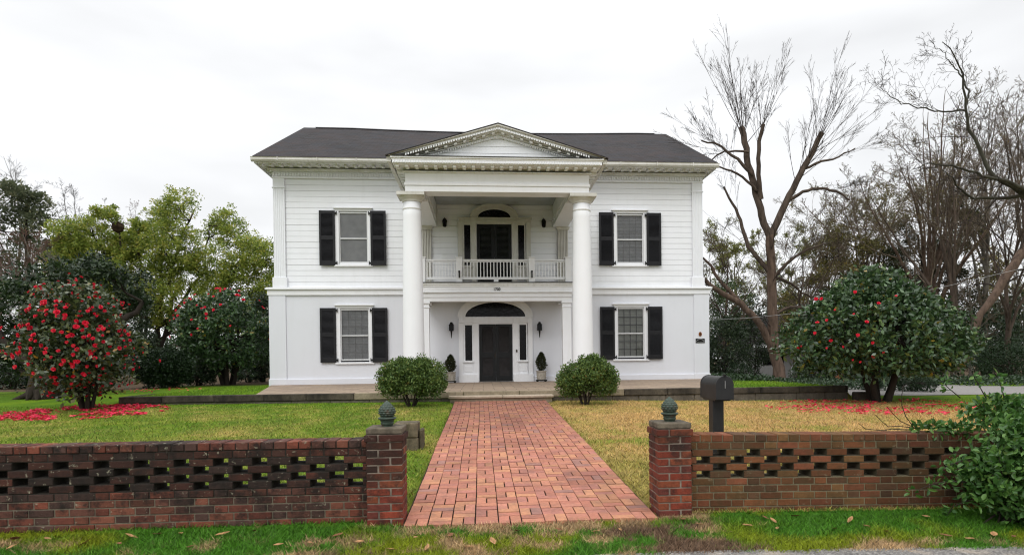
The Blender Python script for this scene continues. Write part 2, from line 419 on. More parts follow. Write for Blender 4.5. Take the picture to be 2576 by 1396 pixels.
# terrace paving
t = NT('terrace_paving'); bt = t.node("ShaderNodeTexBrick", Scale=1.0); bt.inputs["Mortar Size"].default_value = .011
bt.inputs["Brick Width"].default_value = .62; bt.inputs["Row Height"].default_value = .46
bt.inputs["Color1"].default_value = (.40, .30, .215, 1); bt.inputs["Color2"].default_value = (.29, .22, .16, 1); bt.inputs["Mortar"].default_value = (.10, .075, .055, 1)
t.l.new(t.co(), bt.inputs["Vector"]); n = t.noise(t.co(), 2.2, 6, .65); n2 = t.noise(t.co(), 18, 5, .65)
c = t.mix(t.ramp(n, [(.4, 0), (.7, .6)]), bt.outputs[0], (.19, .145, .11)); c = t.mix(t.ramp(n2, [(.4, 0), (.7, .3)]), c, (.13, .10, .08))
t.base(c).rough(.85, .3); t.bump(n2, .3, .01); M['paving'] = t.m

# ground: colour comes from patches of grass, straw and soil laid out in the mesh attribute, plus fine grain
t = NT('lawn_ground'); a = t.attr("gcol").outputs["Color"]; v = t.co()
c = t.mix(t.ramp(t.noise(v, 30, 5, .7), [(.3, 0), (.75, .6)]), a, t.mix(1, a, (.42, .42, .36), 'MULTIPLY'))
t.base(c).rough(.95, .1); t.bump(t.noise(v, 60, 4, .7), .8, .03); M['ground'] = t.m
t = NT('asphalt_with_gravel'); v = t.co(); n = t.noise(v, 55, 5, .75); n3 = t.noise(v, 2.4, 5, .6)
c = t.ramp(n, [(.34, (.055, .053, .05)), (.5, (.17, .16, .15)), (.66, (.40, .38, .35))]); c = t.mix(t.ramp(n3, [(.48, 0), (.62, .75)]), c, t.ramp(n, [(.3, (.28, .23, .18)), (.7, (.46, .40, .33))]))
t.base(c).rough(.95, .15); t.bump(n, .7, .01); M['road'] = t.m
t = NT('pale_driveway'); v = t.co(); n = t.noise(v, 14, 5, .7)
t.base(t.ramp(n, [(.3, (.19, .178, .168)), (.7, (.29, .275, .26))])).rough(.9, .2); M['drive'] = t.m

t = NT('grass_blades'); a = t.attr("gcol").outputs["Color"]; t.base(a).rough(.6, .25)
tr = t.n.new("ShaderNodeBsdfTranslucent"); mx = t.n.new("ShaderNodeMixShader"); mx.inputs[0].default_value = .3
t.l.new(a, tr.inputs[0]); t.l.new(t.b.outputs[0], mx.inputs[1]); t.l.new(tr.outputs[0], mx.inputs[2]); t.l.new(mx.outputs[0], t.out.inputs[0]); M['blade'] = t.m

CAM = [(0, (.018, .038, .016)), (.45, (.038, .078, .028)), (.8, (.080, .145, .050)), (.94, (.14, .20, .06)), (1, (.28, .20, .03))]
M['camellia'] = leafmat('camellia_leaves', CAM, .3, .5, .12)
M['camellia_olive'] = leafmat('camellia_leaves_bronze', [(0, (.022, .036, .014)), (.5, (.048, .070, .026)), (.85, (.125, .150, .060)), (.96, (.19, .17, .06)), (1, (.34, .16, .02))], .3, .5, .12)
M['darkleaf'] = leafmat('dark_evergreen_leaves', [(0, (.010, .022, .009)), (.5, (.020, .040, .014)), (.9, (.045, .075, .025)), (1, (.08, .10, .04))], .45, .4, .12)
M['midleaf'] = leafmat('mid_green_leaves', [(0, (.020, .042, .012)), (.5, (.042, .078, .020)), (.9, (.085, .125, .03)), (1, (.13, .16, .04))], .45, .35, .25)
M['limeleaf'] = leafmat('yellow_green_leaves', [(0, (.085, .130, .024)), (.4, (.205, .275, .044)), (.8, (.37, .41, .075)), (1, (.47, .40, .09))], .45, .3, .42)
M['olive'] = leafmat('olive_leaves', [(0, (.065, .060, .026)), (.5, (.115, .105, .034)), (.85, (.19, .165, .045)), (1, (.26, .18, .05))], .6, .2, .25)
M['budleaf'] = leafmat('spring_bud_leaves', [(0, (.12, .13, .03)), (.6, (.20, .22, .05)), (1, (.28, .27, .08))], .6, .2, .35)
M['shrub'] = leafmat('clipped_shrub_leaves', [(0, (.036, .075, .020)), (.5, (.088, .150, .034)), (.85, (.175, .24, .060)), (.97, (.14, .15, .03)), (1, (.20, .14, .03))], .5, .3, .2)
M['hedge'] = leafmat('hedge_leaves', [(0, (.010, .024, .009)), (.6, (.018, .040, .013)), (1, (.035, .065, .022))], .5, .3, .12)
M['privet'] = leafmat('bright_glossy_leaves', [(0, (.022, .062, .014)), (.45, (.052, .130, .026)), (.8, (.11, .22, .045)), (.97, (.17, .26, .07)), (1, (.28, .18, .06))], .36, .35, .2)
M['conifer'] = leafmat('potted_conifer_needles', [(0, (.016, .022, .010)), (.6, (.030, .042, .015)), (1, (.07, .065, .02))], .6, .2, .1)
M['ivy'] = leafmat('ivy_leaves', [(0, (.014, .032, .014)), (.6, (.030, .058, .024)), (1, (.07, .11, .05))], .4, .4, .1)
M['petal'] = leafmat('pink_red_petals', [(0, (.42, .006, .024)), (.45, (.68, .012, .045)), (.8, (.82, .040, .085)), (1, (.90, .22, .20))], .45, .3, .25)
M['petalold'] = leafmat('fallen_petals', [(0, (.42, .015, .04)), (.5, (.74, .022, .075)), (.85, (.85, .06, .13)), (.97, (.66, .20, .12)), (1, (.55, .28, .05))], .5, .3, .15)
M['stamen'] = plain('yellow_stamens', (.6, .38, .06), .6)
M['bark_brown'] = bark('reddish_brown_bark', (.040, .027, .020), (.135, .092, .068), 7)
M['bark_dark'] = bark('dark_bark', (.013, .010, .008), (.040, .031, .024), 6)
M['bark_limb'] = bark('dark_brown_limb_bark', (.030, .022, .017), (.095, .070, .054), 7)
M['bark_grey'] = bark('grey_bark', (.05, .045, .037), (.15, .135, .11), 6)
M['bark_moss'] = bark('lichen_grey_green_bark', (.018, .017, .012), (.060, .058, .042), 5)
M['twig'] = plain('grey_brown_twigs', (.040, .032, .027), .9, .1)
M['twigbrown'] = plain('brown_twigs', (.125, .098, .072), .9, .1)
M['twigred'] = plain('reddish_twigs', (.13, .080, .062), .9, .1)
M['twiggrey'] = plain('pale_grey_twigs', (.17, .155, .135), .9, .1)
M['bronze'] = None
t = NT('green_painted_iron'); v = t.co(); n = t.noise(v, 14, 6, .7)
c = t.mix(t.ramp(n, [(.55, 0), (.68, .8)]), (.028, .046, .032), (.10, .060, .040)); c = t.mix(t.ramp(t.noise(v, 40, 4), [(.45, 0), (.7, .5)]), c, (.075, .105, .08))
t.base(c).rough(.55, .4); M['bronze'] = t.m
t = NT('mailbox_black'); v = t.co(); n = t.noise(v, 6, 5)
t.base(t.ramp(n, [(.3, (.009, .009, .010)), (.7, (.020, .020, .021))])).rough(.45, .4); M['mail'] = t.m
M['urn'] = stone('cast_stone_urn', (.32, .29, .24), (.52, .48, .42), .5, (.20, .17, .13), 5, 5)
M['deadleaf'] = plain('dry_leaf', (.34, .19, .09), .8, .1, 0, .45, 25)
M['deadleaf2'] = plain('brown_leaf', (.20, .095, .05), .8, .1, 0, .45, 25)
M['copper'] = plain('copper_plaque', (.28, .085, .02), .35, .5, .5)
M['plaquetext'] = plain('pale_lettering', (.42, .42, .42), .6)
M['brass'] = plain('dark_brass', (.05, .035, .02), .4, .5, .6)
M['carpaint'] = plain('silver_car_paint', (.50, .52, .54), .25, .6, .3, .05)
M['carglass'] = plain('car_glass', (.02, .025, .03), .08, .6)
M['tyre'] = plain('tyre_rubber', (.012, .012, .012), .8)
M['lampred'] = plain('red_tail_lamp', (.4, .01, .01), .25, .6)
M['greywall'] = paint('grey_neighbour_wall', (.30, .30, .30), (.20, .20, .19), 1, .5)
M['cable'] = plain('pale_cable', (.28, .28, .28), .5)
M['nest'] = plain('leaf_nest', (.045, .030, .020), .95, .1, 0, .5, 6)
M['rusty'] = plain('rusty_patch', (.10, .035, .018), .9, .1)

# ------------------------------------------------------------------ ground, road, driveway, path, terrace
GREEN, LIME, TAN, SOIL = np.array((.090, .182, .011)), np.array((.140, .240, .011)), np.array((.49, .315, .125)), np.array((.150, .095, .060))
VGREEN, MOSS, STRAW = np.array((.062, .175, .014)), np.array((.185, .225, .012)), np.array((.37, .255, .135))
def gcolor(x, y):
    x = np.asarray(x, float); y = np.asarray(y, float)
    n = fbm(x * .55, y * .55, 1, 4); n2 = fbm(x * 2.3, y * 2.3, 3, 3); n3 = fbm(x * 7, y * 7, 5, 2)
    # lawn
    tl = .09 + .9 * sm(.50, .74, n) * .26 + .30 * sm(.55, .75, n2)
    near = sm(1.2, 2.2, x) * sm(7.0, 10.0, y + 1.5 * (n - .5))
    tr = near * (1.05 - .80 * sm(.46, .66, n2) * (1 - .5 * sm(9, 12, y)) - .5 * sm(14.2, 15.6, y) * sm(.4, .6, n) - .75 * sm(9.5, 12, x) * sm(11.5, 14.5, y))
    tr = tr + (1 - near) * (.35 + .4 * n)
    tan = np.where(x < .4, tl, tr) + (n3 - .5) * .35
    tan = tan - .5 * sm(15.0, 15.8, y) * (x < 0) - .95 * sm(15.85, 16.0, y)
    tan = np.clip(tan, 0, 1)[..., None]
    g = GREEN + (LIME - GREEN) * sm(.35, .65, n2)[..., None]
    c = g * (1 - tan) + TAN * tan * (.75 + .5 * n3[..., None])
    # woodland floor far behind
    wood = np.clip(sm(22.0, 24.5, y + .9 * (n - .5)), 0, 1) * ((x < -8.2) | (x > 9.5))
    wood = np.maximum(wood, sm(20.2, 21.2, y - .02 * x) * (x < -11.5))
    c = c * (1 - wood[..., None]) + np.array((.10, .07, .045)) * (.6 + .8 * n2[..., None]) * wood[..., None]
    # verge between wall and road
    gr = .40 * fbm(x * 1.6, y * 2.6, 7, 3) + .60 * fbm(x * 5.0, y * 7.5, 8, 3)
    wallgreen = .03 + .24 * sm(1.9, 2.4, x) * sm(4.75, 5.0, y) + .12 * sm(-1.0, -1.4, x) * sm(5.1, 5.4, y) - .10 * sm(1.2, 1.6, x) * sm(2.3, 1.8, x)
    gm = sm(.44, .52, gr + wallgreen)[..., None]; ms = sm(.55, .72, fbm(x * .9, y * 1.4, 9, 3))[..., None]
    vg = (VGREEN * (1 - ms) + MOSS * ms); vc = vg * gm + (STRAW * (.55 + .8 * n3[..., None])) * (1 - gm)
    so_ = sm(.60, .72, fbm(x * 1.2, y * 3, 11, 3) + .2 * sm(.9, 1.5, x) * sm(2.3, 1.6, x))[..., None] * (1 - gm)
    vc = vc * (1 - so_) + SOIL * so_
    return np.where((y < 5.6)[..., None], vc, c)

def grid_mesh(name, xs, ys, hf, mat, colored=True):
    X, Y = np.meshgrid(xs, ys); Z = hf(X, Y); nx, ny = len(xs), len(ys)
    V = np.stack([X, Y, Z], -1).reshape(-1, 3)
    i = (np.arange(ny - 1)[:, None] * nx + np.arange(nx - 1)[None]).ravel()
    Fq = np.stack([i, i + 1, i + nx + 1, i + nx], 1)
    me = npmesh(name, V, Fq, [mat], smooth=True)
    if colored:
        a = me.attributes.new("gcol", 'FLOAT_COLOR', 'POINT'); c = gcolor(X, Y).reshape(-1, 3)
        a.data.foreach_set("color", np.concatenate([c, np.ones((len(c), 1))], 1).astype(np.float32).ravel())
    return me
xs = np.unique(np.concatenate([np.arange(-600, -60, 60), np.arange(-60, -16, 2), np.arange(-16, -6, .2), np.arange(-6, 6.5, .05), np.arange(6.5, 18, .2), np.arange(18, 60, 2), np.arange(60, 601, 60)]).round(3))
ys = np.unique(np.concatenate([np.arange(-60, 0, 6), np.arange(0, 4, .5), np.arange(4, 6.4, .03), np.arange(6.4, 15.6, .12), [15.86, 15.91], np.arange(15.95, 30, .3), np.arange(30, 80, 3), np.arange(80, 801, 60)]).round(3))
def lawn_h(x, y): return ground_h(x, y) - .07 * sm(-.80, -.74, x) * sm(1.68, 1.62, x) * sm(5.38, 5.45, y) * (np.asarray(y) < 15.9)
tag(link("lawn", grid_mesh("lawn", xs, ys, lawn_h, M['ground'])), kind="structure", label="green lawn with straw coloured patches rising gently to the white house")

# road along the bottom right
def road_edge(x): return np.interp(x, [-40, -8, -3, 0, .5, 1.5, 2.5, 4.4, 12, 40], [3.6, 3.9, 4.25, 4.52, 4.62, 4.68, 4.68, 4.64, 4.65, 4.65]) + .05 * (fbm(np.asarray(x) * 5, np.zeros_like(x), 21, 3) - .5) * 2
rx = np.unique(np.r_[np.arange(-60, -5, 2.5), np.arange(-5, 6.5, .04), np.arange(6.5, 60, 2.5)].round(3)); re_ = road_edge(rx)
RV = []
for x, e in zip(rx, re_):
    for k, y in enumerate((-6.0, 0.0, e - .5, e - .12, e)):
        RV.append((x, y, gz(x, y) + (.018 if k < 4 else .002)))
RF = [(i * 5 + k, (i + 1) * 5 + k, (i + 1) * 5 + k + 1, i * 5 + k + 1) for i in range(len(rx) - 1) for k in range(4)]
tag(link("road", npmesh("road", RV, RF, [M['road']], smooth=True)), kind="structure", label="grey road edge with loose gravel at the bottom of the view")
# driveway
dx = np.arange(10.6, 60, .5)
def dedge(x): return np.interp(x, [10.6, 12.1, 15.4, 60], [16.9, 16.0, 15.9, 15.2]), np.interp(x, [10.6, 12, 15.5, 17.5, 60], [34, 31, 21.5, 18.6, 18.0])
DV = []; DF = []
for x in dx:
    a, b = dedge(x)
    for k in range(12):
        y = a + (b - a) * k / 11; DV.append((x, y, gz(x, y) + .014))
for i in range(len(dx) - 1):
    for k in range(11): DF.append((i * 12 + k, (i + 1) * 12 + k, (i + 1) * 12 + k + 1, i * 12 + k + 1))
tag(link("driveway", npmesh("driveway", DV, DF, [M['drive']], smooth=True)), kind="structure", label="pale grey driveway curving behind the camellia tree")

# brick path: basket weave of real bricks
rng = np.random.default_rng(11)
PX0, PX1, PY0, CELL = -.735, 1.615, 5.43, .2136
def path_z(y): return .022 + .0432 * (y - 5.5)
mb = MB(); PALW = [(.46, .195, .125), (.42, .165, .115), (.51, .245, .135), (.40, .165, .130), (.48, .205, .145), (.31, .17, .15)]
nrow = 47
for r in range(nrow):
    for c_ in range(11):
        x = PX0 + c_ * CELL + .007 * sin(r * .23 + c_ * .35) + .0012 * rng.normal(); y = PY0 + r * CELL + .02 * (rng.uniform() - .5)
        vert = (r + c_) % 2 == 0
        for k in range(2):
            g = .005 + .003 * rng.uniform(); cg = .0038 + .003 * vnoise(c_ * 1.7, y * 1.1, 4)
            if vert: b = (x + (cg if k == 0 else CELL / 2 + g), x + (CELL / 2 - g if k == 0 else CELL - cg), y + .0035, y + CELL - .0035)
            else: b = (x + cg, x + CELL - cg, y + k * CELL / 2 + .0035, y + (k + 1) * CELL / 2 - .0035)
            col = np.array(PALW[rng.choice(6, p=[.28, .2, .2, .14, .12, .06])]) * .82 * rng.uniform(.84, 1.16) + np.array((.52, .225, .148)) * .22
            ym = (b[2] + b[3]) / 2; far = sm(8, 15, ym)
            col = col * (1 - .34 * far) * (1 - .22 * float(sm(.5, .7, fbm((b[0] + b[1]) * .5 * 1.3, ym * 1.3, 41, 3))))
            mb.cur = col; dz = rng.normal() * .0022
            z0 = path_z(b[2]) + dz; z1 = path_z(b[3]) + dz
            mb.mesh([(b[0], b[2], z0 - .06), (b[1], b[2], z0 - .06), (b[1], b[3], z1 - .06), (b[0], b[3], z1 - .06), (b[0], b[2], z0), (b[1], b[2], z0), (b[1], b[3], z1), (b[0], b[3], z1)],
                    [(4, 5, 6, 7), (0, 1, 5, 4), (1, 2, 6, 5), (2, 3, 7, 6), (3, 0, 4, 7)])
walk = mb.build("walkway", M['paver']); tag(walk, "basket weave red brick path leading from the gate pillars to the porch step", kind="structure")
mb = MB(); yend = PY0 + nrow * CELL
mb.mesh([(PX0 - .01, PY0 + .02, path_z(PY0) - .016), (PX1 + .01, PY0 + .02, path_z(PY0) - .016), (PX1 + .01, yend, path_z(yend) - .016), (PX0 - .01, yend, path_z(yend) - .016),
         (PX0 - .01, PY0 + .02, -.12), (PX1 + .01, PY0 + .02, -.12)], [(0, 1, 2, 3), (4, 5, 1, 0)])
tag(mb.build("path_bed", M['joint']), "dark soil bed showing in the joints of the brick path", kind="structure")

# terrace paving
mb = MB(); mb.mesh([(-5.9, 15.98, .68), (6.9, 15.98, .68), (8.75, 22.6, .70), (-7.75, 22.6, .69)], [(0, 1, 2, 3)])
tag(mb.build("terrace", M['paving']), "tan stone terrace paving in front of the white house", kind="structure")
# low retaining wall in front of it
rw = empty("retaining_wall", (.4, 15.9, .3), "long low two-course stone retaining wall holding up the terrace and its side lawns", "low wall")
rng = np.random.default_rng(3)
up, low, mid = MB(), MB(), MB()
x = -9.2
while x < 10.1:
    w = min(rng.uniform(1.0, 1.5), 10.1 - x); m_ = x + w / 2
    zt_ = .685 + rng.normal() * .003
    tgt = mid if -3.2 < m_ < 3.2 else up
    tgt.box(x + .006, x + w - .006, 15.80 + rng.normal() * .004, 16.0, .515, zt_); x += w
x = -9.2
while x < 10.1:
    w = min(rng.uniform(.7, 1.2), 10.1 - x)
    low.box(x + .005, x + w - .005, 15.835 + rng.normal() * .004, 15.98, .12, .507); x += w
up.box(-9.2, -9.0, 16.0, 17.2, .5, .68); up.box(9.9, 10.1, 16.0, 16.6, .5, .68)
up.build("coping", M['ledge_dark'], rw, bevel=.012); mid.build("coping", M['ledge_mid'], rw, bevel=.012); low.build("wall_base", M['ledge_low'], rw, bevel=.01)
mb = MB(); mb.box(10.15, 10.75, 15.5, 15.75, .1, .52)
tag(mb.build("stone_block", M['ledge_dark'], bevel=.02), "small dark stone block lying at the end of the terrace wall by the camellia tree", "stone block")
st = empty("stone_step", (.46, 15.55, .4), "long worn stone step between the brick path and the terrace edge", "step")
mb = MB(); mb.box(-.90, .50, 15.42, 15.80, .52, .585); mb.box(.51, 1.83, 15.41, 15.80, .52, .585); mb.build("tread", M['steptop'], st, bevel=.012)
mb = MB(); mb.box(-.86, 1.79, 15.47, 15.79, .2, .515); mb.build("riser", M['ledge_mid'], st)

# ------------------------------------------------------------------ the house
HC = .485
house = empty("white_house", (HC, 22.4, .68), "two storey white house with black shutters and a columned porch facing the brick path", "house")
H = house
def facade(mb, x0, x1, z0, z1, y, holes, depth=.3):
    xs_ = sorted(set([x0, x1] + [h[0] for h in holes] + [h[1] for h in holes])); zs_ = sorted(set([z0, z1] + [h[2] for h in holes] + [h[3] for h in holes]))
    for a, b in zip(xs_[:-1], xs_[1:]):
        for c, d in zip(zs_[:-1], zs_[1:]):
            if any(h[0] <= a and b <= h[1] and h[2] <= c and d <= h[3] for h in holes): continue
            mb.poly([(a, y, c), (b, y, c), (b, y, d), (a, y, d)])
    for a, b, c, d in holes:
        mb.poly([(a, y, c), (a, y + depth, c), (b, y + depth, c), (b, y, c)]); mb.poly([(a, y, d), (b, y, d), (b, y + depth, d), (a, y + depth, d)])
        mb.poly([(a, y, c), (a, y, d), (a, y + depth, d), (a, y + depth, c)]); mb.poly([(b, y, c), (b, y + depth, c), (b, y + depth, d), (b, y, d)])

WLX, WRX = -4.69, 5.64
WW = .53          # half width of the opening
LZ, UZ = (1.55, 3.45), (5.13, 7.00)
YF = 22.40
# lower storey
mb = MB(); facade(mb, -7.70, 8.66, .5, 4.0, YF, [(WLX - WW, WLX + WW, *LZ), (WRX - WW, WRX + WW, *LZ)])
mb.poly([(-7.70, 22.4, .3), (-7.70, 22.4, 4.0), (-7.70, 33, 4.0), (-7.70, 33, .3)]); mb.poly([(8.66, 22.4, .3), (8.66, 33, .3), (8.66, 33, 4.0), (8.66, 22.4, 4.0)]); mb.poly([(8.66, 33, .3), (-7.70, 33, .3), (-7.70, 33, 4.0), (8.66, 33, 4.0)])
mb.build("stucco_wall", M['stucco'], H)
for a, b in ((-7.74, -7.14), (8.10, 8.70)):
    mb = MB(); mb.box(a, b, 22.355, 22.45, .9, 3.95); mb.build("corner_pilaster", M['stucco'], H, bevel=.006)
mb = MB()
for a, b in ((-7.72, -.92), (1.88, 8.68)): mb.box(a, b, 22.33, 22.5, .4, .895)
mb.box(-7.77, -7.12, 22.32, 22.5, .4, .905); mb.box(8.08, 8.73, 22.32, 22.5, .4, .905)
mb.build("plinth", M['stucco'], H, bevel=.012)
mb = MB(); mb.box(-7.78, 8.74, 22.33, 22.47, 3.95, 4.15); mb.box(-7.84, 8.80, 22.26, 22.47, 4.15, 4.215); mb.box(-7.80, 8.76, 22.30, 22.47, 4.215, 4.235)
mb.box(-7.79, -7.68, 22.471, 33, 3.95, 4.15); mb.box(-7.85, -7.68, 22.471, 33, 4.15, 4.215); mb.box(8.64, 8.75, 22.471, 33, 3.95, 4.15); mb.box(8.64, 8.81, 22.471, 33, 4.15, 4.215)
mb.build("belt_course", M['trim'], H, bevel=.006)
# upper storey: boards
mb = MB(); rng = np.random.default_rng(4)
holesU = [(WLX - WW, WLX + WW, *UZ), (WRX - WW, WRX + WW, *UZ)]
z = 4.235; bh = .2075
while z < 8.25:
    z1 = min(z + bh, 8.25); segs = [(-7.5, 8.44)]
    for h in holesU:
        if h[2] < z1 - .001 and h[3] > z + .001:
            segs = [s for a, b in segs for s in ((a, min(b, h[0])), (max(a, h[1]), b)) if s[1] - s[0] > .01] if any(a < h[1] and b > h[0] for a, b in segs) else segs
    for a, b in segs:
        j = rng.normal() * .0015
        mb.mesh([(a, 22.425 + j, z + .006), (b, 22.425 + j, z + .006), (b, 22.431 + j, z1), (a, 22.431 + j, z1), (a, 22.465, z + .006), (b, 22.465, z + .006)],
                [(0, 1, 2, 3), (4, 5, 1, 0)])
    z = z1
facade(mb, -7.5, 8.44, 4.2, 8.5, 22.462, holesU, .25)
for xx in (-7.5, 8.44): mb.poly([(xx, 22.44, 4.2), (xx, 33, 4.2), (xx, 33, 8.6), (xx, 22.44, 8.6)])
mb.poly([(8.44, 33, 4.2), (-7.5, 33, 4.2), (-7.5, 33, 8.6), (8.44, 33, 8.6)])
for xx in (-7.49, 8.43): mb.poly([(xx, 22.5, 8.6), (xx, 33, 8.6), (xx, 27.7, 12.0)])
mb.build("siding", M['siding'], H)
def fluted(mb, a, b, y, z0, z1, n, dp=.05):
    w = (b - a) / (2 * n + 1); mb.box(a, b, y + dp, y + dp + .04, z0, z1)
    for k in range(n + 1): mb.box(a + 2 * k * w, a + (2 * k + 1) * w, y, y + dp - .001, z0, z1)
for a, b in ((-7.53, -7.12), (8.07, 8.47)):
    mb = MB(); fluted(mb, a, b, 22.355, 4.60, 7.86, 6, .012); mb.box(a, b, 22.35, 22.42, 7.86, 8.2); mb.box(a - .03, b + .03, 22.33, 22.42, 7.84, 7.88); mb.box(a - .05, b + .05, 22.32, 22.42, 4.24, 4.60)
    mb.build("corner_pilaster", M['siding'], H, bevel=.004)

# windows
def window(cx, z0, z1, pane, blind, dark_grid, name="window"):
    a, b = cx - WW, cx + WW
    w = empty(name, (0, 0, 0), None, None); w.parent = H; w.location = -wloc(H)
    mb = MB()
    mb.box(a - .14, a + .012, 22.375, 22.42, z0 - .06, z1 + .03); mb.box(b - .012, b + .14, 22.375, 22.42, z0 - .06, z1 + .03)
    mb.box(a - .14, b + .14, 22.37, 22.42, z1 + .031, z1 + .115); mb.box(a - .185, b + .185, 22.30, 22.42, z1 + .115, z1 + .15)
    mb.box(a - .17, b + .17, 22.33, 22.43, z0 - .13, z0 - .061); mb.box(a + .013, b - .013, 22.40, 22.44, z0 - .06, z0 + .0)
    mb.build("casing", M['trim'], w, bevel=.004)
    mb = MB(); t_ = .05; zm = z0 + (z1 - z0) * .482
    mb.box(a + .012, a + t_, 22.42, 22.47, z0, z1); mb.box(b - t_, b - .012, 22.42, 22.47, z0, z1); mb.box(a + t_, b - t_, 22.42, 22.47, z0, z0 + .05); mb.box(a + t_, b - t_, 22.42, 22.47, z1 - .05, z1)
    mb.box(a + t_, b - t_, 22.413, 22.47, zm - .022, zm + .022); mb.build("sash", M['sash'], w, bevel=.004)
    mb = MB(); ga, gb = a + t_, b - t_
    for k in (1, 2, 3): xx = ga + (gb - ga) * k / 4; mb.box(xx - dark_grid, xx + dark_grid, 22.476, 22.49, z0 + .05, z1 - .05)
    for lo, hi in ((z0 + .05, zm - .022), (zm + .022, z1 - .05)):
        for k in (1, 2): zz = lo + (hi - lo) * k / 3; mb.box(ga, gb, 22.474, 22.491, zz - dark_grid, zz + dark_grid)
    mb.build("muntin_grid", M['muntin'], w)
    mb = MB(); mb.poly([(ga - .01, 22.455, z0 + .03), (gb + .01, 22.455, z0 + .03), (gb + .01, 22.455, z1 - .03), (ga - .01, 22.455, z1 - .03)]); mb.build("pane", pane, w)
    mb = MB(); n = 34; st_ = (z1 - z0) / n
    for k in range(n):
        zz = z0 + k * st_; mb.mesh([(a, 22.53, zz), (b, 22.53, zz), (b, 22.56, zz + st_ * .98), (a, 22.56, zz + st_ * .98)], [(0, 1, 2, 3)])
    mb.build("blind", blind, w)
    mb = MB(); mb.poly([(a, 22.6, z0), (b, 22.6, z0), (b, 22.6, z1), (a, 22.6, z1)]); mb.build("room_behind", M['dark'], w)
window(WLX, *UZ, M['screen'], M['blindgrey'], .008)
window(WLX, *LZ, M['screenlight'], M['blindgrey'], .006)
window(WRX, *UZ, M['screenlight'], M['blindgrey'], .005)
window(WRX, *LZ, M['glass'], M['blind'], .012)

# shutters
def shutter_mesh(w, h):
    mb = MB(); s = .075
    mb.box(0, s, 0, .045, 0, h); mb.box(w - s, w, 0, .045, 0, h)
    rails = [(0, .16), (h * .47, h * .47 + .14), (h - .11, h)]
    for a, b in rails: mb.box(s, w - s, .003, .042, a, b)
    for a, b in ((rails[0][1], rails[1][0]), (rails[1][1], rails[2][0])):
        n = 20; d = (b - a) / n
        for k in range(n): mb.mesh([(s, .004, a + k * d), (w - s, .004, a + k * d), (w - s, .038, a + (k + 1.15) * d), (s, .038, a + (k + 1.15) * d), (s, .004, a + k * d + .007), (w - s, .004, a + k * d + .007)], [(0, 1, 2, 3), (0, 4, 5, 1), (4, 3, 2, 5)])
    mb.poly([(s, .044, rails[0][1]), (w - s, .044, rails[0][1]), (w - s, .044, rails[2][0]), (s, .044, rails[2][0])])
    return mb.me("shutter", M['black'])
shm = shutter_mesh(.56, 2.0)
mb = MB(); mb.box(0, .07, .0, .03, 0, .06); mb.box(.05, .075, -.012, .03, -.03, .1)
hgm = mb.me("hinge", M['iron'])
for x0, z0, dx_, tilt in ((-5.90, 5.03, 1, .004), (-4.06, 5.03, -1, -.004), (-5.92, 1.48, 1, .003), (-4.05, 1.475, -1, 0), (4.44, 5.04, 1, .002), (6.27, 5.03, -1, .0), (4.45, 1.475, 1, .006), (6.29, 1.475, -1, -.003)):
    s = link("shutter", shm, H, Vector((x0, 22.31, z0)) - wloc(H)); s.rotation_euler = (0, 0, tilt * 8)
    for zz in (.06, 1.88):
        hg = link("hinge", hgm, s, (.555 if dx_ > 0 else .005, 0, zz))
        if dx_ < 0: hg.scale = (-1, 1, 1)

# main cornice, gutters, roof
EX0, EX1 = -7.98, 8.92 - .21
def cornice_front(mb, x0, x1):
    fb = MB(); fb.box(x0, x1, 22.36, 22.44, 8.20, 8.4299); fb.box(x0 - .03, x1 + .03, 22.33, 22.44, 8.195, 8.235)
    k = x0 + .02
    while k < x1 - .05: fb.box(k, k + .05, 22.322, 22.36, 8.275, 8.40); k += .098
    fb.build('dentil_band', M['trim'], H)
    mb.box(x0 - .07, x1 + .07, 22.28, 22.44, 8.43, 8.475); mb.box(x0 - .14, x1 + .14, 22.22, 22.44, 8.475, 8.515)
mb = MB(); cornice_front(mb, -7.53, 8.47)
mb.box(-7.90, 8.72, 21.64, 22.44, 8.565, 8.60)
mb.box(-7.90, 8.72, 21.60, 21.64, 8.50, 8.68)
k = -7.80
while k < 8.58: mb.box(k, k + .11, 21.80, 22.08, 8.495, 8.565); mb.box(k + .012, k + .098, 21.82, 21.90, 8.475, 8.495); k += .3255
for sx, x0, x1, so_ in ((-1, -7.90, -7.53, -7.90), (1, 8.47, 8.72, 8.72)):
    mb.box(x0 + .002, x1 - .002, 22.442, 33.4, 8.565, 8.60); mb.box(so_ - .02, so_ + .02, 21.642, 33.4, 8.50, 8.68)
    xx = -7.53 if sx < 0 else 8.47
    mb.box(xx - .05, xx + .05, 22.442, 33, 8.20, 8.43); mb.box(xx - .12, xx + .12, 22.442, 33, 8.43, 8.51)
    k = 22.5
    while k < 32.8:
        a, b = (x0 + .1, x1 - .12) if sx < 0 else (x0 + .12, x1 - .1)
        mb.box(a, b, k, k + .13, 8.475, 8.563); k += .3255
mb.build("cornice", M['cornice'], H, bevel=.006)
mb = MB()
for a, b in ((-7.97, 8.79),):
    prof = [(21.58, 8.52), (21.50, 8.53), (21.46, 8.58), (21.46, 8.64), (21.44, 8.66), (21.47, 8.66), (21.58, 8.62)]
    n = len(prof); v = [(a, y, z) for y, z in prof] + [(b, y, z) for y, z in prof]
    mb.mesh(v, [tuple(range(n)), tuple(reversed(range(n, 2 * n)))] + [(i, (i + 1) % n, (i + 1) % n + n, i + n) for i in range(n)])
    k = a + .9
    while k < b: mb.box(k, k + .025, 21.435, 21.455, 8.54, 8.665); k += 1.35
mb.build("gutter", M['gutter'], H)
def ridge_z(x): return 12.08 - .10 * max(0, 1 - ((x - .6) / 6.5) ** 2)
RX = np.linspace(-7.92, 8.74, 25); mb = MB(); v = []; f = []
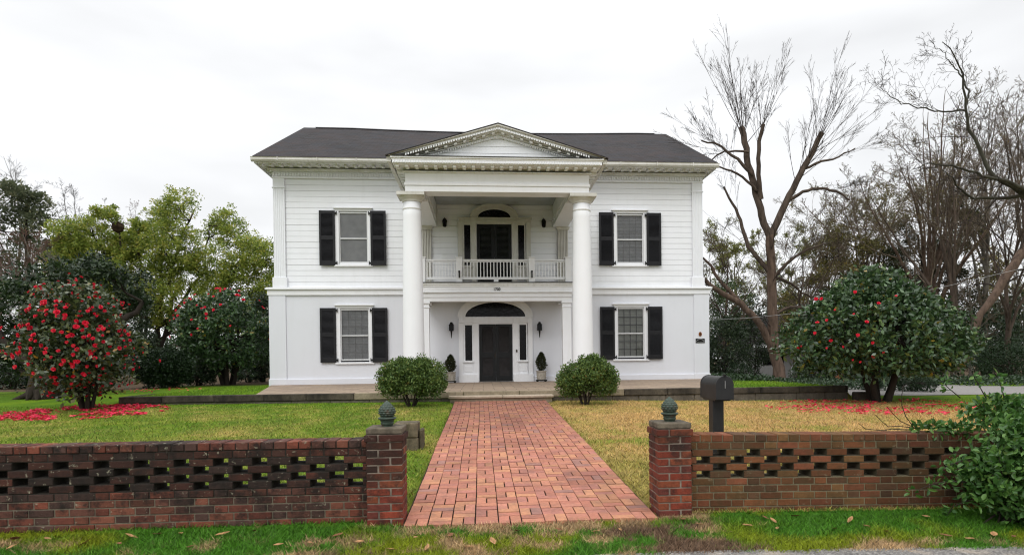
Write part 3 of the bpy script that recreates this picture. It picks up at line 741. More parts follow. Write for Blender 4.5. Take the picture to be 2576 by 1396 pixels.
for x in RX:
    rz = ridge_z(x); v += [(x, 21.50, 8.70), (x, 27.7, rz), (x, 33.9, 8.70), (x, 33.9, 8.63), (x, 27.7, rz - .09), (x, 21.50, 8.63)]
for i in range(len(RX) - 1):
    for k in range(6): f.append((i * 6 + k, (i + 1) * 6 + k, (i + 1) * 6 + (k + 1) % 6, i * 6 + (k + 1) % 6))
f += [(0, 1, 4, 5), (1, 2, 3, 4)]; o = (len(RX) - 1) * 6; f += [(o, o + 5, o + 4, o + 1), (o + 1, o + 4, o + 3, o + 2)]
mb.mesh(v, f); roof = mb.build("roof", M['shingle'], H)
mb = MB(); xx = np.linspace(-7.4, 8.2, 20)
for a, b in zip(xx[:-1], xx[1:]):
    za, zb = ridge_z(a) + .035, ridge_z(b) + .035
    mb.mesh([(a, 27.5, za - .10), (b, 27.5, zb - .10), (b, 27.7, zb), (a, 27.7, za), (b, 27.9, zb - .1), (a, 27.9, za - .1)], [(0, 1, 2, 3), (3, 2, 4, 5)])
mb.build("ridge_vent", M['darkmetal'], roof)

# porch: columns
PXC = .515
for cx in (-2.06, 3.06):
    cl = empty("porch_column", (cx, 18.1, .68), None, None); cl.parent = H; cl.location = Vector((cx, 18.1, .68)) - wloc(H)
    zs_ = np.linspace(.80, 6.22, 14); mb = MB()
    mb.lathe(cx, 18.1, [(.325 - .065 * ((z - .8) / 5.42) ** 1.4, z) for z in zs_], 40); mb.build("shaft", M['column'], cl, smooth=True)
    mb = MB(); mb.lathe(cx, 18.1, [(.275, 6.0), (.275, 6.03)], 40); mb.lathe(cx, 18.1, [(.258, 6.221), (.285, 6.235), (.29, 6.26), (.30, 6.28), (.36, 6.34), (.385, 6.375)], 40)
    mb.box(cx - .405, cx + .405, 17.70, 18.50, 6.375, 6.47); mb.build("capital", M['oldwhite'], cl)
    mb = MB(); mb.box(cx - .40, cx + .40, 17.70, 18.50, .675, .74); mb.lathe(cx, 18.1, [(.385, .741), (.395, .765), (.385, .79), (.34, .80)], 32); mb.build("base", M['oldwhite'], cl)
EX, EX2 = -2.21, 3.24
mb = MB(); mb.box(EX, EX2, 17.75, 18.25, 6.475, 6.65); mb.box(EX - .025, EX2 + .025, 17.72, 18.25, 6.65, 6.73); mb.box(EX, EX2, 17.75, 18.25, 6.73, 7.02)
for a, b in ((EX, EX + .56), (EX2 - .56, EX2)):
    mb.box(a, b, 18.251, 22.40, 6.475, 6.65); mb.box(a - .02, b + .02, 18.251, 22.40, 6.65, 6.73); mb.box(a, b, 18.251, 22.40, 6.73, 7.29)
mb.build("entablature", M['trim'], H, bevel=.005)
mb = MB(); mb.box(EX + .5, EX2 - .5, 18.24, 22.41, 7.30, 7.325); mb.box(EX + .56, EX2 - .56, 18.251, 18.35, 7.2, 7.299); mb.build("porch_ceiling", M['ceiling'], H)
# porch cornice
mb = MB(); CX0, CX1, YC = -2.53, 3.56, 17.25
mb.box(EX - .07, EX2 + .07, 17.68, 18.4, 7.02, 7.055); mb.box(CX0 + .05, CX1 - .05, 17.31, 18.4, 7.135, 7.155)
mb.box(CX0 + .0, CX1 - .0, 17.255, 18.4, 7.245, 7.285); mb.box(CX0 - .03, CX1 + .03, 17.225, 18.4, 7.285, 7.33)
db = MB(); db.box(CX0 + .02, CX1 - .02, 17.27, 17.8, 7.1551, 7.2449)
k = CX0 + .04
while k < CX1 - .06: db.box(k, k + .045, 17.252, 17.27, 7.165, 7.232); k += .075
db.build("dentil_band", M['trim'], H)
k = CX0 + .10
while k < CX1 - .2: mb.box(k, k + .095, 17.36, 17.62, 7.075, 7.135); k += .2725
for xo, xi in ((CX0, EX), (CX1, EX2)):
    a, b = min(xo, xi), max(xo, xi)
    mb.box(a + .05, b - .0, 18.401, 22.3, 7.135, 7.155); mb.box(a + .02 if xo < 0 else a, b if xo < 0 else b - .02, 18.401, 22.3, 7.155, 7.28)
    mb.box(xi - .07, xi + .07, 18.401, 22.35, 7.02, 7.055)
    k = 17.9
    while k < 22.1: mb.box(a + .06, b - .06, k, k + .115, 7.057, 7.134); k += .2725
mb.build("porch_cornice", M['cornice'], H, bevel=.004)
for xo, sgn in ((CX0, -1), (CX1, 1)):
    x0, x1 = (xo - .13, xo - .015) if sgn < 0 else (xo + .015, xo + .13)
    mb = MB(); mb.box(x0, x1, 17.30, 22.2, 7.19, 7.325); mb.box(x0 - .008, x1 + .008, 17.29, 17.33, 7.18, 7.335)
    for yy in (18.4, 19.8, 21.0): mb.box(x0 - .006, x1 + .006, yy, yy + .04, 7.18, 7.33)
    mb.build("porch_gutter", M['gutter'], H, bevel=.008)
mb = MB(); mb.box(CX0 + .02, CX1 - .02, 17.20, 17.8, 7.331, 7.345); mb.build("flashing", M['darkmetal'], H)
# pediment
APX, APZ, HALF = .515, 8.28, 3.10; SL = (APZ - 7.35) / HALF
ped = MB(); crown = MB()
def rake(mb_, d0, d1, y0, y1, lim=HALF):
    for s in (-1, 1):
        e = HALF if lim is None else lim
        p = [(APX, APZ - d0), (APX, APZ - d1), (APX + s * e, APZ - SL * e - d1), (APX + s * e, APZ - SL * e - d0)]
        if s > 0: p = list(reversed(p))
        p = [(x, max(z_, 7.346)) for x, z_ in p]
        mb_.prismY(p, y0, y1)
def alongrake(mb_, d0, d1, y0, y1, w, sp, lim, start=0.0):
    k = start
    while k < lim:
        for s in (-1, 1):
            xa, xb = APX + s * (k - w / 2), APX + s * (k + w / 2)
            za, zb = APZ - SL * abs(xa - APX), APZ - SL * abs(xb - APX)
            if min(za, zb) - d1 < 7.35: continue
            p = [(xa, za - d1), (xb, zb - d1), (xb, zb - d0), (xa, za - d0)]
            if s < 0: p = [p[1], p[0], p[3], p[2]]
            mb_.prismY(p, y0, y1)
        k += sp
rake(crown, 0, .04, 17.20, 18.0, HALF + .02); rake(crown, .04, .058, 17.225, 18.0, HALF)
rdb = MB(); rake(rdb, .058, .138, 17.262, 17.9, HALF - .05); alongrake(rdb, .070, .126, 17.244, 17.262, .042, .072, 2.95, .04)
rake(ped, .138, .150, 17.30, 17.9, HALF - .2); alongrake(ped, .150, .196, 17.33, 17.47, .085, .2725, 2.75, .14); rake(ped, .150, .212, 17.475, 17.9, HALF - .3)
rake(rdb, .212, .29, 17.505, 17.9, HALF - .45); alongrake(rdb, .225, .275, 17.488, 17.505, .038, .070, 2.5, .04); rdb.build("dentil_band", M['trim'], H)
ped.build("raking_cornice", M['cornice'], H); crown.build("raking_crown", M['gutter'], H)
mb = MB(); zz = 7.34
while zz < 8.1:
    z1 = zz + .2; ha = (APZ - .24 - zz) / SL; hb = max((APZ - .24 - z1) / SL, 0.01)
    if ha > .05: mb.mesh([(APX - ha, 17.545, zz + .006), (APX + ha, 17.545, zz + .006), (APX + hb, 17.553, z1), (APX - hb, 17.553, z1)], [(0, 1, 2, 3)])
    zz = z1
mb.poly([(APX - 3.0, 17.58, 7.34), (APX + 3.0, 17.58, 7.34), (APX, 17.58, APZ - .05)])
mb.build("tympanum", M['siding'], H)
mb = MB()
for s in (-1, 1):
    e = HALF + .1
    p = [(APX, 17.18, APZ + .026), (APX + s * e, 17.18, APZ + .026 - SL * e), (APX + s * e, 22.43, APZ + .026 - SL * e), (APX, 22.43, APZ + .026)]
    q = [(x, y, z_ - .022) for x, y, z_ in p]
    mb.mesh(p + q, [(0, 1, 2, 3), (7, 6, 5, 4), (0, 4, 5, 1), (1, 5, 6, 2)])
mb.build("porch_roof", M['shingle'], H)
# pilasters behind the columns, upper
for a, b in ((-2.24, -1.86), (2.86, 3.24)):
    mb = MB(); fluted(mb, a, b, 22.30, 4.3, 6.36, 6); mb.box(a, b, 22.34, 22.44, 4.2, 6.36); mb.box(a - .03, b + .03, 22.27, 22.44, 6.36, 6.42); mb.box(a - .06, b + .06, 22.24, 22.44, 6.42, 6.474)
    mb.build("porch_pilaster", M['oldwhite'], H)
# balcony
BY, BX0, BX1 = 20.80, -2.10, 3.17
bal = empty("balcony", (0, 0, 0), None, None); bal.parent = H; bal.location = -wloc(H)
mb = MB(); mb.box(BX0 - .02, BX1 + .02, 20.74, 22.39, 4.185, 4.215); mb.build("drip_edge", M['darkmetal'], bal)
mb = MB(); mb.box(BX0 + .02, BX1 - .02, 20.86, 22.38, 4.2151, 4.235); mb.build("floor", M['oldwhite'], bal)
mb = MB(); mb.box(BX0, BX1, 20.76, 22.38, 4.13, 4.184); mb.box(BX0, BX1, 20.79, 22.38, 4.06, 4.13); mb.build("edge_moulding", M['cornice'], bal)
mb = MB(); mb.box(BX0, BX1, 20.81, 22.38, 3.885, 4.06); mb.box(BX0 - .0, BX1 + .03, 20.78, 22.38, 3.86, 3.885); mb.box(BX0, BX1 - .02, 20.85, 22.38, 3.70, 3.86); mb.box(BX0, BX1 - .02, 20.88, 21.15, 3.56, 3.70)
mb.box(BX0, BX0 + .26, 21.15, 22.38, 3.56, 3.70); mb.box(BX1 - .34, BX1 - .02, 21.15, 22.38, 3.56, 3.70)
mb.build("beam", M['trim'], bal, bevel=.004)
for a, b in ((-2.10, -1.84), (2.82, 3.13)):
    mb = MB(); mb.box(a, b, 20.90, 21.16, .68, 3.36); mb.box(a - .02, b + .02, 20.88, 21.18, 3.34, 3.375); mb.box(a, b, 20.90, 21.16, 3.375, 3.49); mb.box(a - .035, b + .035, 20.86, 21.19, 3.49, 3.56)
    mb.build("balcony_post", M['trim'], bal, bevel=.004)
for a, b in ((-2.09, -1.95), (-.89, -.68), (1.64, 1.85), (2.93, 3.13)):
    mb = MB(); mb.box(a, b, 20.83, 21.03, 4.22, 5.06); mb.box(a - .015, b + .015, 20.815, 21.045, 5.06, 5.095); mb.build("newel_post", M['trim'], bal, bevel=.004)
for a, b, nb in ((-1.95, -.89, 10), (-.68, 1.64, 20), (1.85, 2.93, 10)):
    mb = MB(); mb.box(a, b, 20.89, 20.97, 4.975, 5.02); mb.box(a, b, 20.905, 20.955, 4.93, 4.965); mb.box(a, b, 20.895, 20.965, 4.32, 4.405)
    for k in range(nb):
        xx = a + (b - a) * (k + .5) / nb; mb.box(xx - .016, xx + .016, 20.914, 20.946, 4.40, 4.932)
    if nb == 20: mb.box(HC - .07, HC + .09, 20.89, 20.97, 4.235, 4.318)
    mb.build("railing", M['trim'], bal)
for xx in (-.78, 1.745):
    mb = MB(); mb.box(xx - .022, xx + .022, 20.77, 20.829, 4.37, 4.56); mb.lathe(xx, 20.79, [(.03, 4.56), (.035, 4.6), (.01, 4.62)], 10); mb.build("spot_lamp", M['iron'], bal)

# entrances
def arc(cx, z0, a, b, n=40): return [(cx + a * cos(pi - pi * k / n), z0 + b * sin(pi * k / n)) for k in range(n + 1)]
def entrance(name, zb, door, side, band, fan, arch, plinth_top, lower):
    e = empty(name, (0, 0, 0), None, None); e.parent = H; e.location = -wloc(H)
    c = HC; mt = M['trim'] if lower else M['oldwhite']
    mb = MB(); dz1 = door[3]; y = 22.30
    # flat ground boards
    xo0, xo1 = band[0], band[1]
    mb.box(side[0] - .10 - .14, side[0] - .07, y, 22.41, zb, band[2]); mb.box(side[3] + .07, side[3] + .10 + .14, y, 22.41, zb, band[2])
    mb.box(side[1] + .045, door[0] - .02, y, 22.41, zb, band[2]); mb.box(door[1] + .02, side[2] - .045, y, 22.41, zb, band[2])
    for a, b in ((side[0], side[1]), (side[2], side[3])):
        mb.box(a - .07, a, y + .03, 22.41, side[4] - .05, side[5] + .06); mb.box(b, b + .045, y + .03, 22.41, side[4] - .05, side[5] + .06)
        mb.box(a, b, y + .03, 22.41, side[5], side[5] + .06); mb.box(a - .09, b + .07, y - .035, 22.41, side[4] - .07, side[4])
        mb.box(a - .07, b + .045, y + .025, 22.41, plinth_top, side[4] - .07); mb.box(a - .02, b + .0, y + .012, 22.41, plinth_top + .10, side[4] - .2)
    mb.box(door[0] - .02, door[1] + .02, y + .02, 22.41, dz1, band[2]); mb.box(side[0] - .07, side[1] + .045, y + .01, 22.41, side[5] + .06, band[2]); mb.box(side[2] - .045, side[3] + .07, y + .01, 22.41, side[5] + .06, band[2])
    mb.box(xo0, xo1, y - .015, 22.41, band[2], band[3]); mb.box(xo0 - .03, xo1 + .03, y - .05, 22.41, band[3], band[3] + .035)
    for k in (side[0] - .13, (side[1] + door[0]) / 2, (door[1] + side[2]) / 2, side[3] + .13):
        s_ = (band[3] - band[2]) * .5; zc = (band[2] + band[3]) / 2; mb.box(k - s_, k + s_, y - .04, y - .016, zc - s_ + .004, zc + s_ - .004); mb.box(k - s_ * .3, k + s_ * .3, y - .05, y - .041, zc - s_ * .3, zc + s_ * .3)
    for k in range(3): mb.box(xo0 + .02, xo1 - .02, y - .025, y - .016, band[2] + .03 + k * .035, band[2] + .045 + k * .035)
    if lower:
        for a, b in ((side[0] - .26, side[1] + .24), (side[2] - .24, side[3] + .26)): mb.box(a, b, y - .06, 22.41, zb - .05, plinth_top); mb.box(a + .17, b - .19, y - .08, y - .061, zb - .05, plinth_top)
    mb.build("surround", mt, e, bevel=.003)
    z0 = fan[2]; mb = MB()
    mb.ringY(arc(c, z0, fan[0] + .0, fan[1]), arc(c, z0, arch[0], arch[1]), y - .01, 22.41)
    mb.ringY(arc(c, z0, arch[0] - .03, arch[1] - .03), arc(c, z0, arch[0] + .03, arch[1] + .03), y - .05, y - .011); mb.ringY(arc(c, z0, fan[0] - .02, fan[1] - .02), arc(c, z0, fan[0] + .04, fan[1] + .04), y - .035, y - .0105)
    mb.box(c - arch[0], c + arch[0], y - .012, 22.41, band[3] + .035, z0); mb.build("arch_trim", mt, e)
    fl = MB(); fl.prismY(arc(c, z0 + .004, fan[0] - .02, fan[1] - .02)[::-1], y + .03, 22.41); fo = fl.build("fanlight", M['leaded'], e)
    mb = MB()
    for k in range(1, 8):
        th = pi * k / 8; mb.tube([(c + .1 * cos(th), y + .022, z0 + .1 * sin(th)), (c + (fan[0] - .03) * cos(th), y + .022, z0 + (fan[1] - .03) * sin(th))], .007, 4)
    for q in (.45, .75): mb.tube([(x, y + .022, z_) for x, z_ in arc(c, z0, fan[0] * q, fan[1] * q, 24)], .006, 4)
    mb.build("tracery", M['iron'], fo)
    for a, b in ((side[0], side[1]), (side[2], side[3])):
        mb = MB(); mb.box(a, b, y + .055, 22.41, side[4], side[5]); so2 = mb.build("sidelight", M['leaded'], e)
        mb = MB(); n = 5; dz = (side[5] - side[4]) / n
        for k in range(n):
            zz = side[4] + k * dz; m_ = (a + b) / 2
            mb.tube([(m_, y + .05, zz), (b - .02, y + .05, zz + dz / 2), (m_, y + .05, zz + dz), (a + .02, y + .05, zz + dz / 2), (m_, y + .05, zz)], .006, 4)
        mb.build("leading", M['louvre'] if lower else M['iron'], so2)
    a, b = door[0], door[1]; m_ = (a + b) / 2
    for i, (l, r) in enumerate(((a, m_ - .003), (m_ + .003, b))):
        mb = MB(); s_ = .105; zm0, zm1 = door[2] + .88, door[2] + 1.08; ya, yb = y + .06, y + .10
        mb.box(l, l + s_, ya, yb, door[2], dz1); mb.box(r - s_, r, ya, yb, door[2], dz1)
        mb.box(l + s_, r - s_, ya, yb, door[2], door[2] + .20); mb.box(l + s_, r - s_, ya, yb, zm0, zm1); mb.box(l + s_, r - s_, ya, yb, dz1 - .10, dz1)
        do = mb.build("door_leaf", M['door'], e)
        for p0, p1 in ((door[2] + .20, zm0), (zm1, dz1 - .10)):
            mb = MB(); n = 26 if p1 - p0 > .8 else 17; d = (p1 - p0) / n
            for k in range(n): mb.mesh([(l + s_, ya + .012, p0 + k * d), (r - s_, ya + .012, p0 + k * d), (r - s_, ya + .034, p0 + (k + 1) * d), (l + s_, ya + .034, p0 + (k + 1) * d)], [(0, 1, 2, 3)])
            mb.build("louvre_panel", M['louvre'] if lower else M['door'], do)
        if i == 0 and lower:
            mb = MB(); mb.box(m_ - .045, m_ - .018, ya - .012, ya - .001, zm0 + .0, zm0 + .16); mb.tube([(m_ - .03, ya - .045, zm0 + .02), (m_ - .03, ya - .055, zm0 + .08), (m_ - .03, ya - .04, zm0 + .14)], .009, 6); mb.build("door_handle", M['brass'], do)
    return e
entrance("lower_entrance", .74, (-.12, 1.10, .72, 2.85), (-.65, -.39, 1.38, 1.63, 1.50, 2.82), (-.88, 1.87, 2.89, 3.06), (1.135, .55, 3.125), (1.375, .80), .98, True)
entrance("upper_entrance", 4.235, (-.16, 1.11, 4.24, 6.57), (-.64, -.41, 1.37, 1.60, 5.03, 6.54), (-.83, 1.86, 6.64, 6.77), (.625, .31, 6.815), (.87, .49), 4.5, False)
mb = MB(); mb.lathe(0, 0, [(.022, -.0), (.03, .03), (.012, .05)], 10); mb.box(-.02, .02, -.01, .02, -.03, .08)
link("doorbell", mb.me("doorbell", M['brass']), H, Vector((1.265, 22.27, 1.82)) - wloc(H))

# things fixed on the house
cu = bpy.data.curves.new("house_number", 'FONT'); cu.body = "1700"; cu.size = .135; cu.extrude = .008; cu.align_x = 'CENTER'; cu.offset = .002
cu.materials.append(M['iron']); _t = bpy.data.objects.new("number_curve", cu); COL.objects.link(_t); bpy.context.view_layer.update()
_tm = bpy.data.meshes.new_from_object(_t.evaluated_get(bpy.context.evaluated_depsgraph_get())); _tm.name = "house_number"; bpy.data.objects.remove(_t)
ho = bpy.data.objects.new("house_number", _tm); COL.objects.link(ho); ho.location = (.515, 20.797, 3.925); ho.rotation_euler = (radians(90), 0, 0); ho.scale = (.93, 1, 1)
tag(ho, "black numerals 1700 on the white beam under the balcony", "house number")
mb = MB(); mb.box(8.155, 8.51, 22.335, 22.354, 2.075, 2.245); pl = tag(mb.build("plaque", M['iron'], bevel=.006), "black rectangular plaque with an arc of pale lettering on the right corner of the house", "plaque")
mb = MB()
for k in range(13):
    th = radians(150 - 120 * k / 12); x = 8.33 + .165 * cos(th); z_ = 2.075 + .145 * sin(th)
    mb.obox((x, 22.333, z_), (.007 * abs(sin(th)) + .003, 0, 0), (0, .002, 0), (0, 0, .010))
mb.build("lettering", M['plaquetext'], pl); mb = MB()
for k in range(9): mb.box(8.18 + k * .034, 8.195 + k * .034 + .006 * (k % 3), 22.331, 22.335, 2.10, 2.110)
mb.build("lettering", M['plaquetext'], pl)
mb = MB(); v = []
for z_, yy in ((0, 22.335), (1, 22.354)): pass
pts = [(8.335 + .062 * cos(2 * pi * k / 24), 2.415 + .085 * sin(2 * pi * k / 24)) for k in range(24)]; mb.prismY(pts, 22.33, 22.354)
ov = tag(mb.build("oval_marker", M['copper'], bevel=.006), "small oval copper coloured marker above the black plaque on the house corner", "plaque")
mb = MB(); mb.box(8.31, 8.362, 22.322, 22.329, 2.375, 2.392); mb.prismY([(8.335 + .03 * cos(2 * pi * k / 12), 2.435 + .025 * sin(2 * pi * k / 12)) for k in range(12)], 22.322, 22.329); mb.build("relief", M['brass'], ov)

def carriage_lamp(x, z0, label):
    e = empty("wall_lantern", (x, 22.36, z0), label, "wall lamp", "lanterns beside the porch doors")
    y = 22.24
    mb = MB(); mb.tube([(x, y, z0 + .28), (x, y, z0 + .22), (x, y, z0)], [.045, .032, .012], 10); mb.box(x - .02, x + .02, y, 22.40, z0 + .30, z0 + .34); mb.build("bracket", M['iron'], e)
    mb = MB()
    for sx in (-1, 1):
        for sy in (-1, 1): mb.box(x + sx * .075 - .01, x + sx * .075 + .01, y + sy * .06 - .01, y + sy * .06 + .01, z0 + .28, z0 + .48)
    mb.box(x - .09, x + .09, y - .075, y + .075, z0 + .265, z0 + .285); mb.lathe(x, y, [(.10, z0 + .48), (.095, z0 + .50), (.05, z0 + .535), (.05, z0 + .56), (.062, z0 + .565), (.02, z0 + .59)], 16); mb.build("frame", M['iron'], e)
    mb = MB(); mb.box(x - .07, x + .07, y - .056, y + .056, z0 + .286, z0 + .479); mb.build("glass", M['leaded'], e)
carriage_lamp(-1.15, 2.34, "black carriage lantern on a long pointed stem left of the lower front door")
carriage_lamp(2.13, 2.33, "black carriage lantern on a long pointed stem right of the lower front door")
def balcony_lamp(x, z0, label):
    e = empty("wall_lantern", (x, 22.40, z0), label, "wall lamp", "lanterns beside the porch doors"); y = 22.29
    mb = MB(); mb.tube([(x, 22.41, z0 + .33), (x, y, z0 + .35), (x, y, z0 + .30)], .01, 6); mb.lathe(x, y, [(.045, z0), (.06, z0 + .02)], 6); mb.lathe(x, y, [(.085, z0 + .24), (.055, z0 + .30), (.02, z0 + .325)], 6)
    for k in range(6):
        th = pi * k / 3; mb.tube([(x + .06 * cos(th), y + .06 * sin(th), z0 + .02), (x + .08 * cos(th), y + .08 * sin(th), z0 + .24)], .008, 4)
    mb.build("frame", M['iron'], e); mb = MB(); mb.lathe(x, y, [(.055, z0 + .021), (.074, z0 + .239)], 6); mb.build("glass", M['leaded'], e)
balcony_lamp(-1.35, 6.45, "small black lantern on the wall left of the balcony door")
balcony_lamp(2.335, 6.45, "small black lantern on the wall right of the balcony door")

# potted conifers
def potted(x, seed, label, hgt):
    y = 21.95; z = .69; rng = np.random.default_rng(seed)
    e = empty("potted_conifer", (x, y, z), label, "potted plant", "potted conifers flanking the front door")
    mb = MB(); mb.box(x - .20, x + .20, y - .15, y + .15, z + .04, z + .075)
    for sx in (-1, 1):
        for sy in (-1, 1): mb.lathe(x + sx * .15, y + sy * .11, [(.03, z - .005), (.035, z + .04)], 8)
    mb.build("plant_stand", M['iron'], e)
    mb = MB(); mb.lathe(x, y, [(.15, z + .076), (.165, z + .10), (.16, z + .13), (.175, z + .36), (.195, z + .37), (.195, z + .405), (.165, z + .405), (.16, z + .36)], 28, False)
    for k in range(14):
        th = 2 * pi * k / 14
        for zz in (.17, .25, .32): mb.lathe(x + .168 * cos(th + zz * 9), y + .168 * sin(th + zz * 9), [(.004, z + zz - .03), (.018, z + zz), (.004, z + zz + .03)], 6)
    mb.lathe(x, y, [(.16, z + .36), (.001, z + .37)], 20, False); mb.build("urn", M['urn'], e)
    n = 2600; u = rng.uniform(0, 1, n) ** .8; th = rng.uniform(0, 2 * pi, n); prof = np.interp(u, [0, .12, .3, .6, .85, 1], [.05, .12, .18, .15, .08, .01]); rr = prof * rng.uniform(.55, 1.08, n) * (1 + .15 * np.sin(th * 3 + u * 9))
    pos = np.stack([x + rr * np.cos(th), y + rr * np.sin(th), z + .40 + u * hgt], 1); nr = np.stack([np.cos(th), np.sin(th), np.full(n, 1.2)], 1)
    V, Fq = leaves(pos, nz(nr), .065, .022, rng, .45); link("foliage", npmesh("foliage", V, Fq, [M['conifer']], rng.uniform(0, 1, n)), e)
    mb = MB(); mb.tube([(x, y, z + .36), (x, y, z + .36 + hgt * .7)], [.02, .008], 6); mb.build("stem", M['bark_dark'], e)
potted(-1.18, 5, "small full conifer in a pale stone urn left of the front door", .60)
potted(2.15, 6, "small thin-based conifer in a pale stone urn right of the front door", .66)

# ------------------------------------------------------------------ front wall, pillars, finials
rng = np.random.default_rng(21)
CH = .0704
def brick_color(kind, x, z, rng):
    if kind == 'L':
        base = np.array([(.185, .056, .034), (.150, .048, .032), (.125, .052, .037), (.20, .072, .045), (.09, .048, .038)][rng.choice(5)])
        d = sm(.12, .42, z + .45 * (float(fbm(x * 1.4, z * 3, 71, 3)) - .5) + .05 * rng.normal()) * (.78 + .2 * sm(-1.5, -3.0, x))
        return base * rng.uniform(.7, 1.15) * (1 - .78 * d) + np.array((.012, .010, .008)) * d
    if kind == 'R':
        base = np.array([(.19, .072, .032), (.155, .062, .030), (.18, .09, .038), (.12, .060, .034), (.22, .075, .040)][rng.choice(5)])
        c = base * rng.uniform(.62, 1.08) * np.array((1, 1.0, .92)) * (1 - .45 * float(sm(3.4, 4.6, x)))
        return c
    base = np.array([(.31, .062, .034), (.26, .055, .034), (.21, .055, .040), (.35, .095, .045)][rng.choice(4)])
    return base
def bwall(name, kind, x_start, x_end, y0, ztop, slope, aref, bref, per, hole, label, mats, sgn):
    """courses are counted from the top; aref/bref: one hole's left edge in the even/odd hole courses"""
    e = empty(name, ((x_start + x_end) / 2, y0 + .1, 0), label, "brick wall"); th = .238
    xa, xb = min(x_start, x_end), max(x_start, x_end)
    B, Mo, Cp = MB(), MB(), MB(); g = .0055
    zoff = lambda x: slope * (x - x_start)
    mcol = lambda c: np.array(((.032, .027, .021) if c < 7 else (.17, .145, .105)) if kind == 'L' else ((.075, .062, .040) if 2 <= c <= 5 else (.20, .175, .11)))  # shade of the holes put into pierced-course mortar colour; left also has mould
    def bx(mb_, a, b, ya, yb, z0, z1, col):
        mb_.cur = col; za, zb = zoff(a), zoff(b)
        mb_.mesh([(a, ya, z0 + za), (b, ya, z0 + zb), (b, yb, z0 + zb), (a, yb, z0 + za), (a, ya, z1 + za), (b, ya, z1 + zb), (b, yb, z1 + zb), (a, yb, z1 + za)],
                 [(0, 3, 2, 1), (4, 5, 6, 7), (0, 1, 5, 4), (1, 2, 6, 5), (2, 3, 7, 6), (3, 0, 4, 7)])
    for c in range(13):
        z1 = ztop - c * CH; z0 = z1 - CH
        if c == 0:
            x = xa
            while x < xb - .02:
                w = min(.1115, xb - x); col = brick_color(kind, x, .24 if kind == 'L' else z1 - .05, rng) * 1.0
                bx(Cp, x + g, x + w - g, y0 - .006 + rng.normal() * .002, y0 + th + .006, z0 + g, z1 + rng.normal() * .0015, col); x += w
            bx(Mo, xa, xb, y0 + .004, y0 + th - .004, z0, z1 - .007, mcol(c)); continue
        ref = aref if c % 2 == 0 else bref
        k0 = math.floor((xa - ref) / per) - 1; k1 = math.ceil((xb - ref) / per) + 1
        holes = 2 <= c <= 5
        for k in range(k0, k1):
            h0, h1 = ref + k * per, ref + k * per + hole; s0, s1 = h1, ref + (k + 1) * per
            a, b = max(s0, xa), min(s1, xb)
            j = rng.normal() * .002
            if b - a > .02:
                bx(B, a + g, b - g, y0 + j, y0 + th + j, z0 + g, z1 - g, brick_color(kind, (a + b) / 2, z0, rng))
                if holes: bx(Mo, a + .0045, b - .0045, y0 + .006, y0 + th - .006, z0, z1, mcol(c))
            a, b = max(h0, xa), min(h1, xb)
            if not holes and b - a > .02:
                j = rng.normal() * .002; bx(B, a + g, b - g, y0 + j, y0 + th + j, z0 + g, z1 - g, brick_color(kind, (a + b) / 2, z0, rng))
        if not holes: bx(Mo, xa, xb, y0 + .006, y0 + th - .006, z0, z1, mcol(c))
    B.build("brickwork", mats[0], e, bevel=.0035); Cp.build("coping", mats[0], e, bevel=.004); Mo.build("mortar", mats[1], e)
    return e
bwall("brick_wall", 'L', -1.075, -8.6, 5.585, .778, -.002, -1.292 - .124, -1.122 - .124, .342, .124, "low pierced brick wall black with mould, on the side of the path with the red flowering bush", (M['brickL'], M['mortarL']), -1)
bwall("brick_wall", 'R', 1.99, 9.0, 5.655, .752, -.0150, 2.233, 2.068, .342, .125, "low pierced orange-brown brick wall running from the mailbox side pillar into the leafy bush", (M['brickR'], M['mortarR']), 1)

def pillar(x0, y0, n, zt, label, seed):
    L = .325; e = empty("gate_pillar", (x0 + L / 2, y0 + L / 2, 0), label, "pillar", "brick gate pillars at the path"); rng = np.random.default_rng(seed)
    B, Mo = MB(), MB(); s, w = .214, .105; g = .0055
    for c in range(n):
        z1 = zt - c * CH; z0 = z1 - CH; o = .014 if c == 0 else 0
        if c % 2: rects = [(0, s, 0, w), (L - w, L, 0, s), (L - s, L, L - w, L), (0, w, L - s, L)]
        else: rects = [(L - s, L, 0, w), (L - w, L, L - s, L), (0, s, L - w, L), (0, w, 0, s)]
        for a, b, c_, d in rects:
            col = brick_color('P', 0, 0, rng) * rng.uniform(.75, 1.15)
            dk = float(sm(.30, .62, z0 + .12 * rng.normal())) * (.95 if seed == 1 else .5 * rng.uniform(.3, 1.5)); dk = min(dk, .95); col = col * (.80 if seed == 1 else .74) * (1 - .86 * dk) + np.array((.018, .014, .011)) * dk
            B.cur = col; q = lambda t: t - o if t < .01 else (t + o if t > L - .01 else t)
            B.box(x0 + q(a) + g * (a > .01), x0 + q(b) - g * (b < L - .01), y0 + q(c_) + g * (c_ > .01), y0 + q(d) - g * (d < L - .01), z0 + g, z1 - g)
    Mo.box(x0 + .006, x0 + L - .006, y0 + .006, y0 + L - .006, zt - n * CH, zt - .002)
    B.build("brick_shaft", M['brickP'], e, bevel=.004); Mo.build("mortar", M['mortarP'], e)
    mb = MB(); mb.box(x0 - .002, x0 + L + .002, y0 - .002, y0 + L + .002, zt + .001, zt + .058); mb.build("cap", M['capstone'], e, bevel=.012, seg=2)
    return zt + .058
ztL = pillar(-1.072, 5.52, 13, .835, "soot darkened brick gate pillar with a square cap, beside the concrete block", 1)
ztR = pillar(1.652, 5.55, 14, .827, "cracked red brick gate pillar with a square cap, beside the black mailbox", 2)
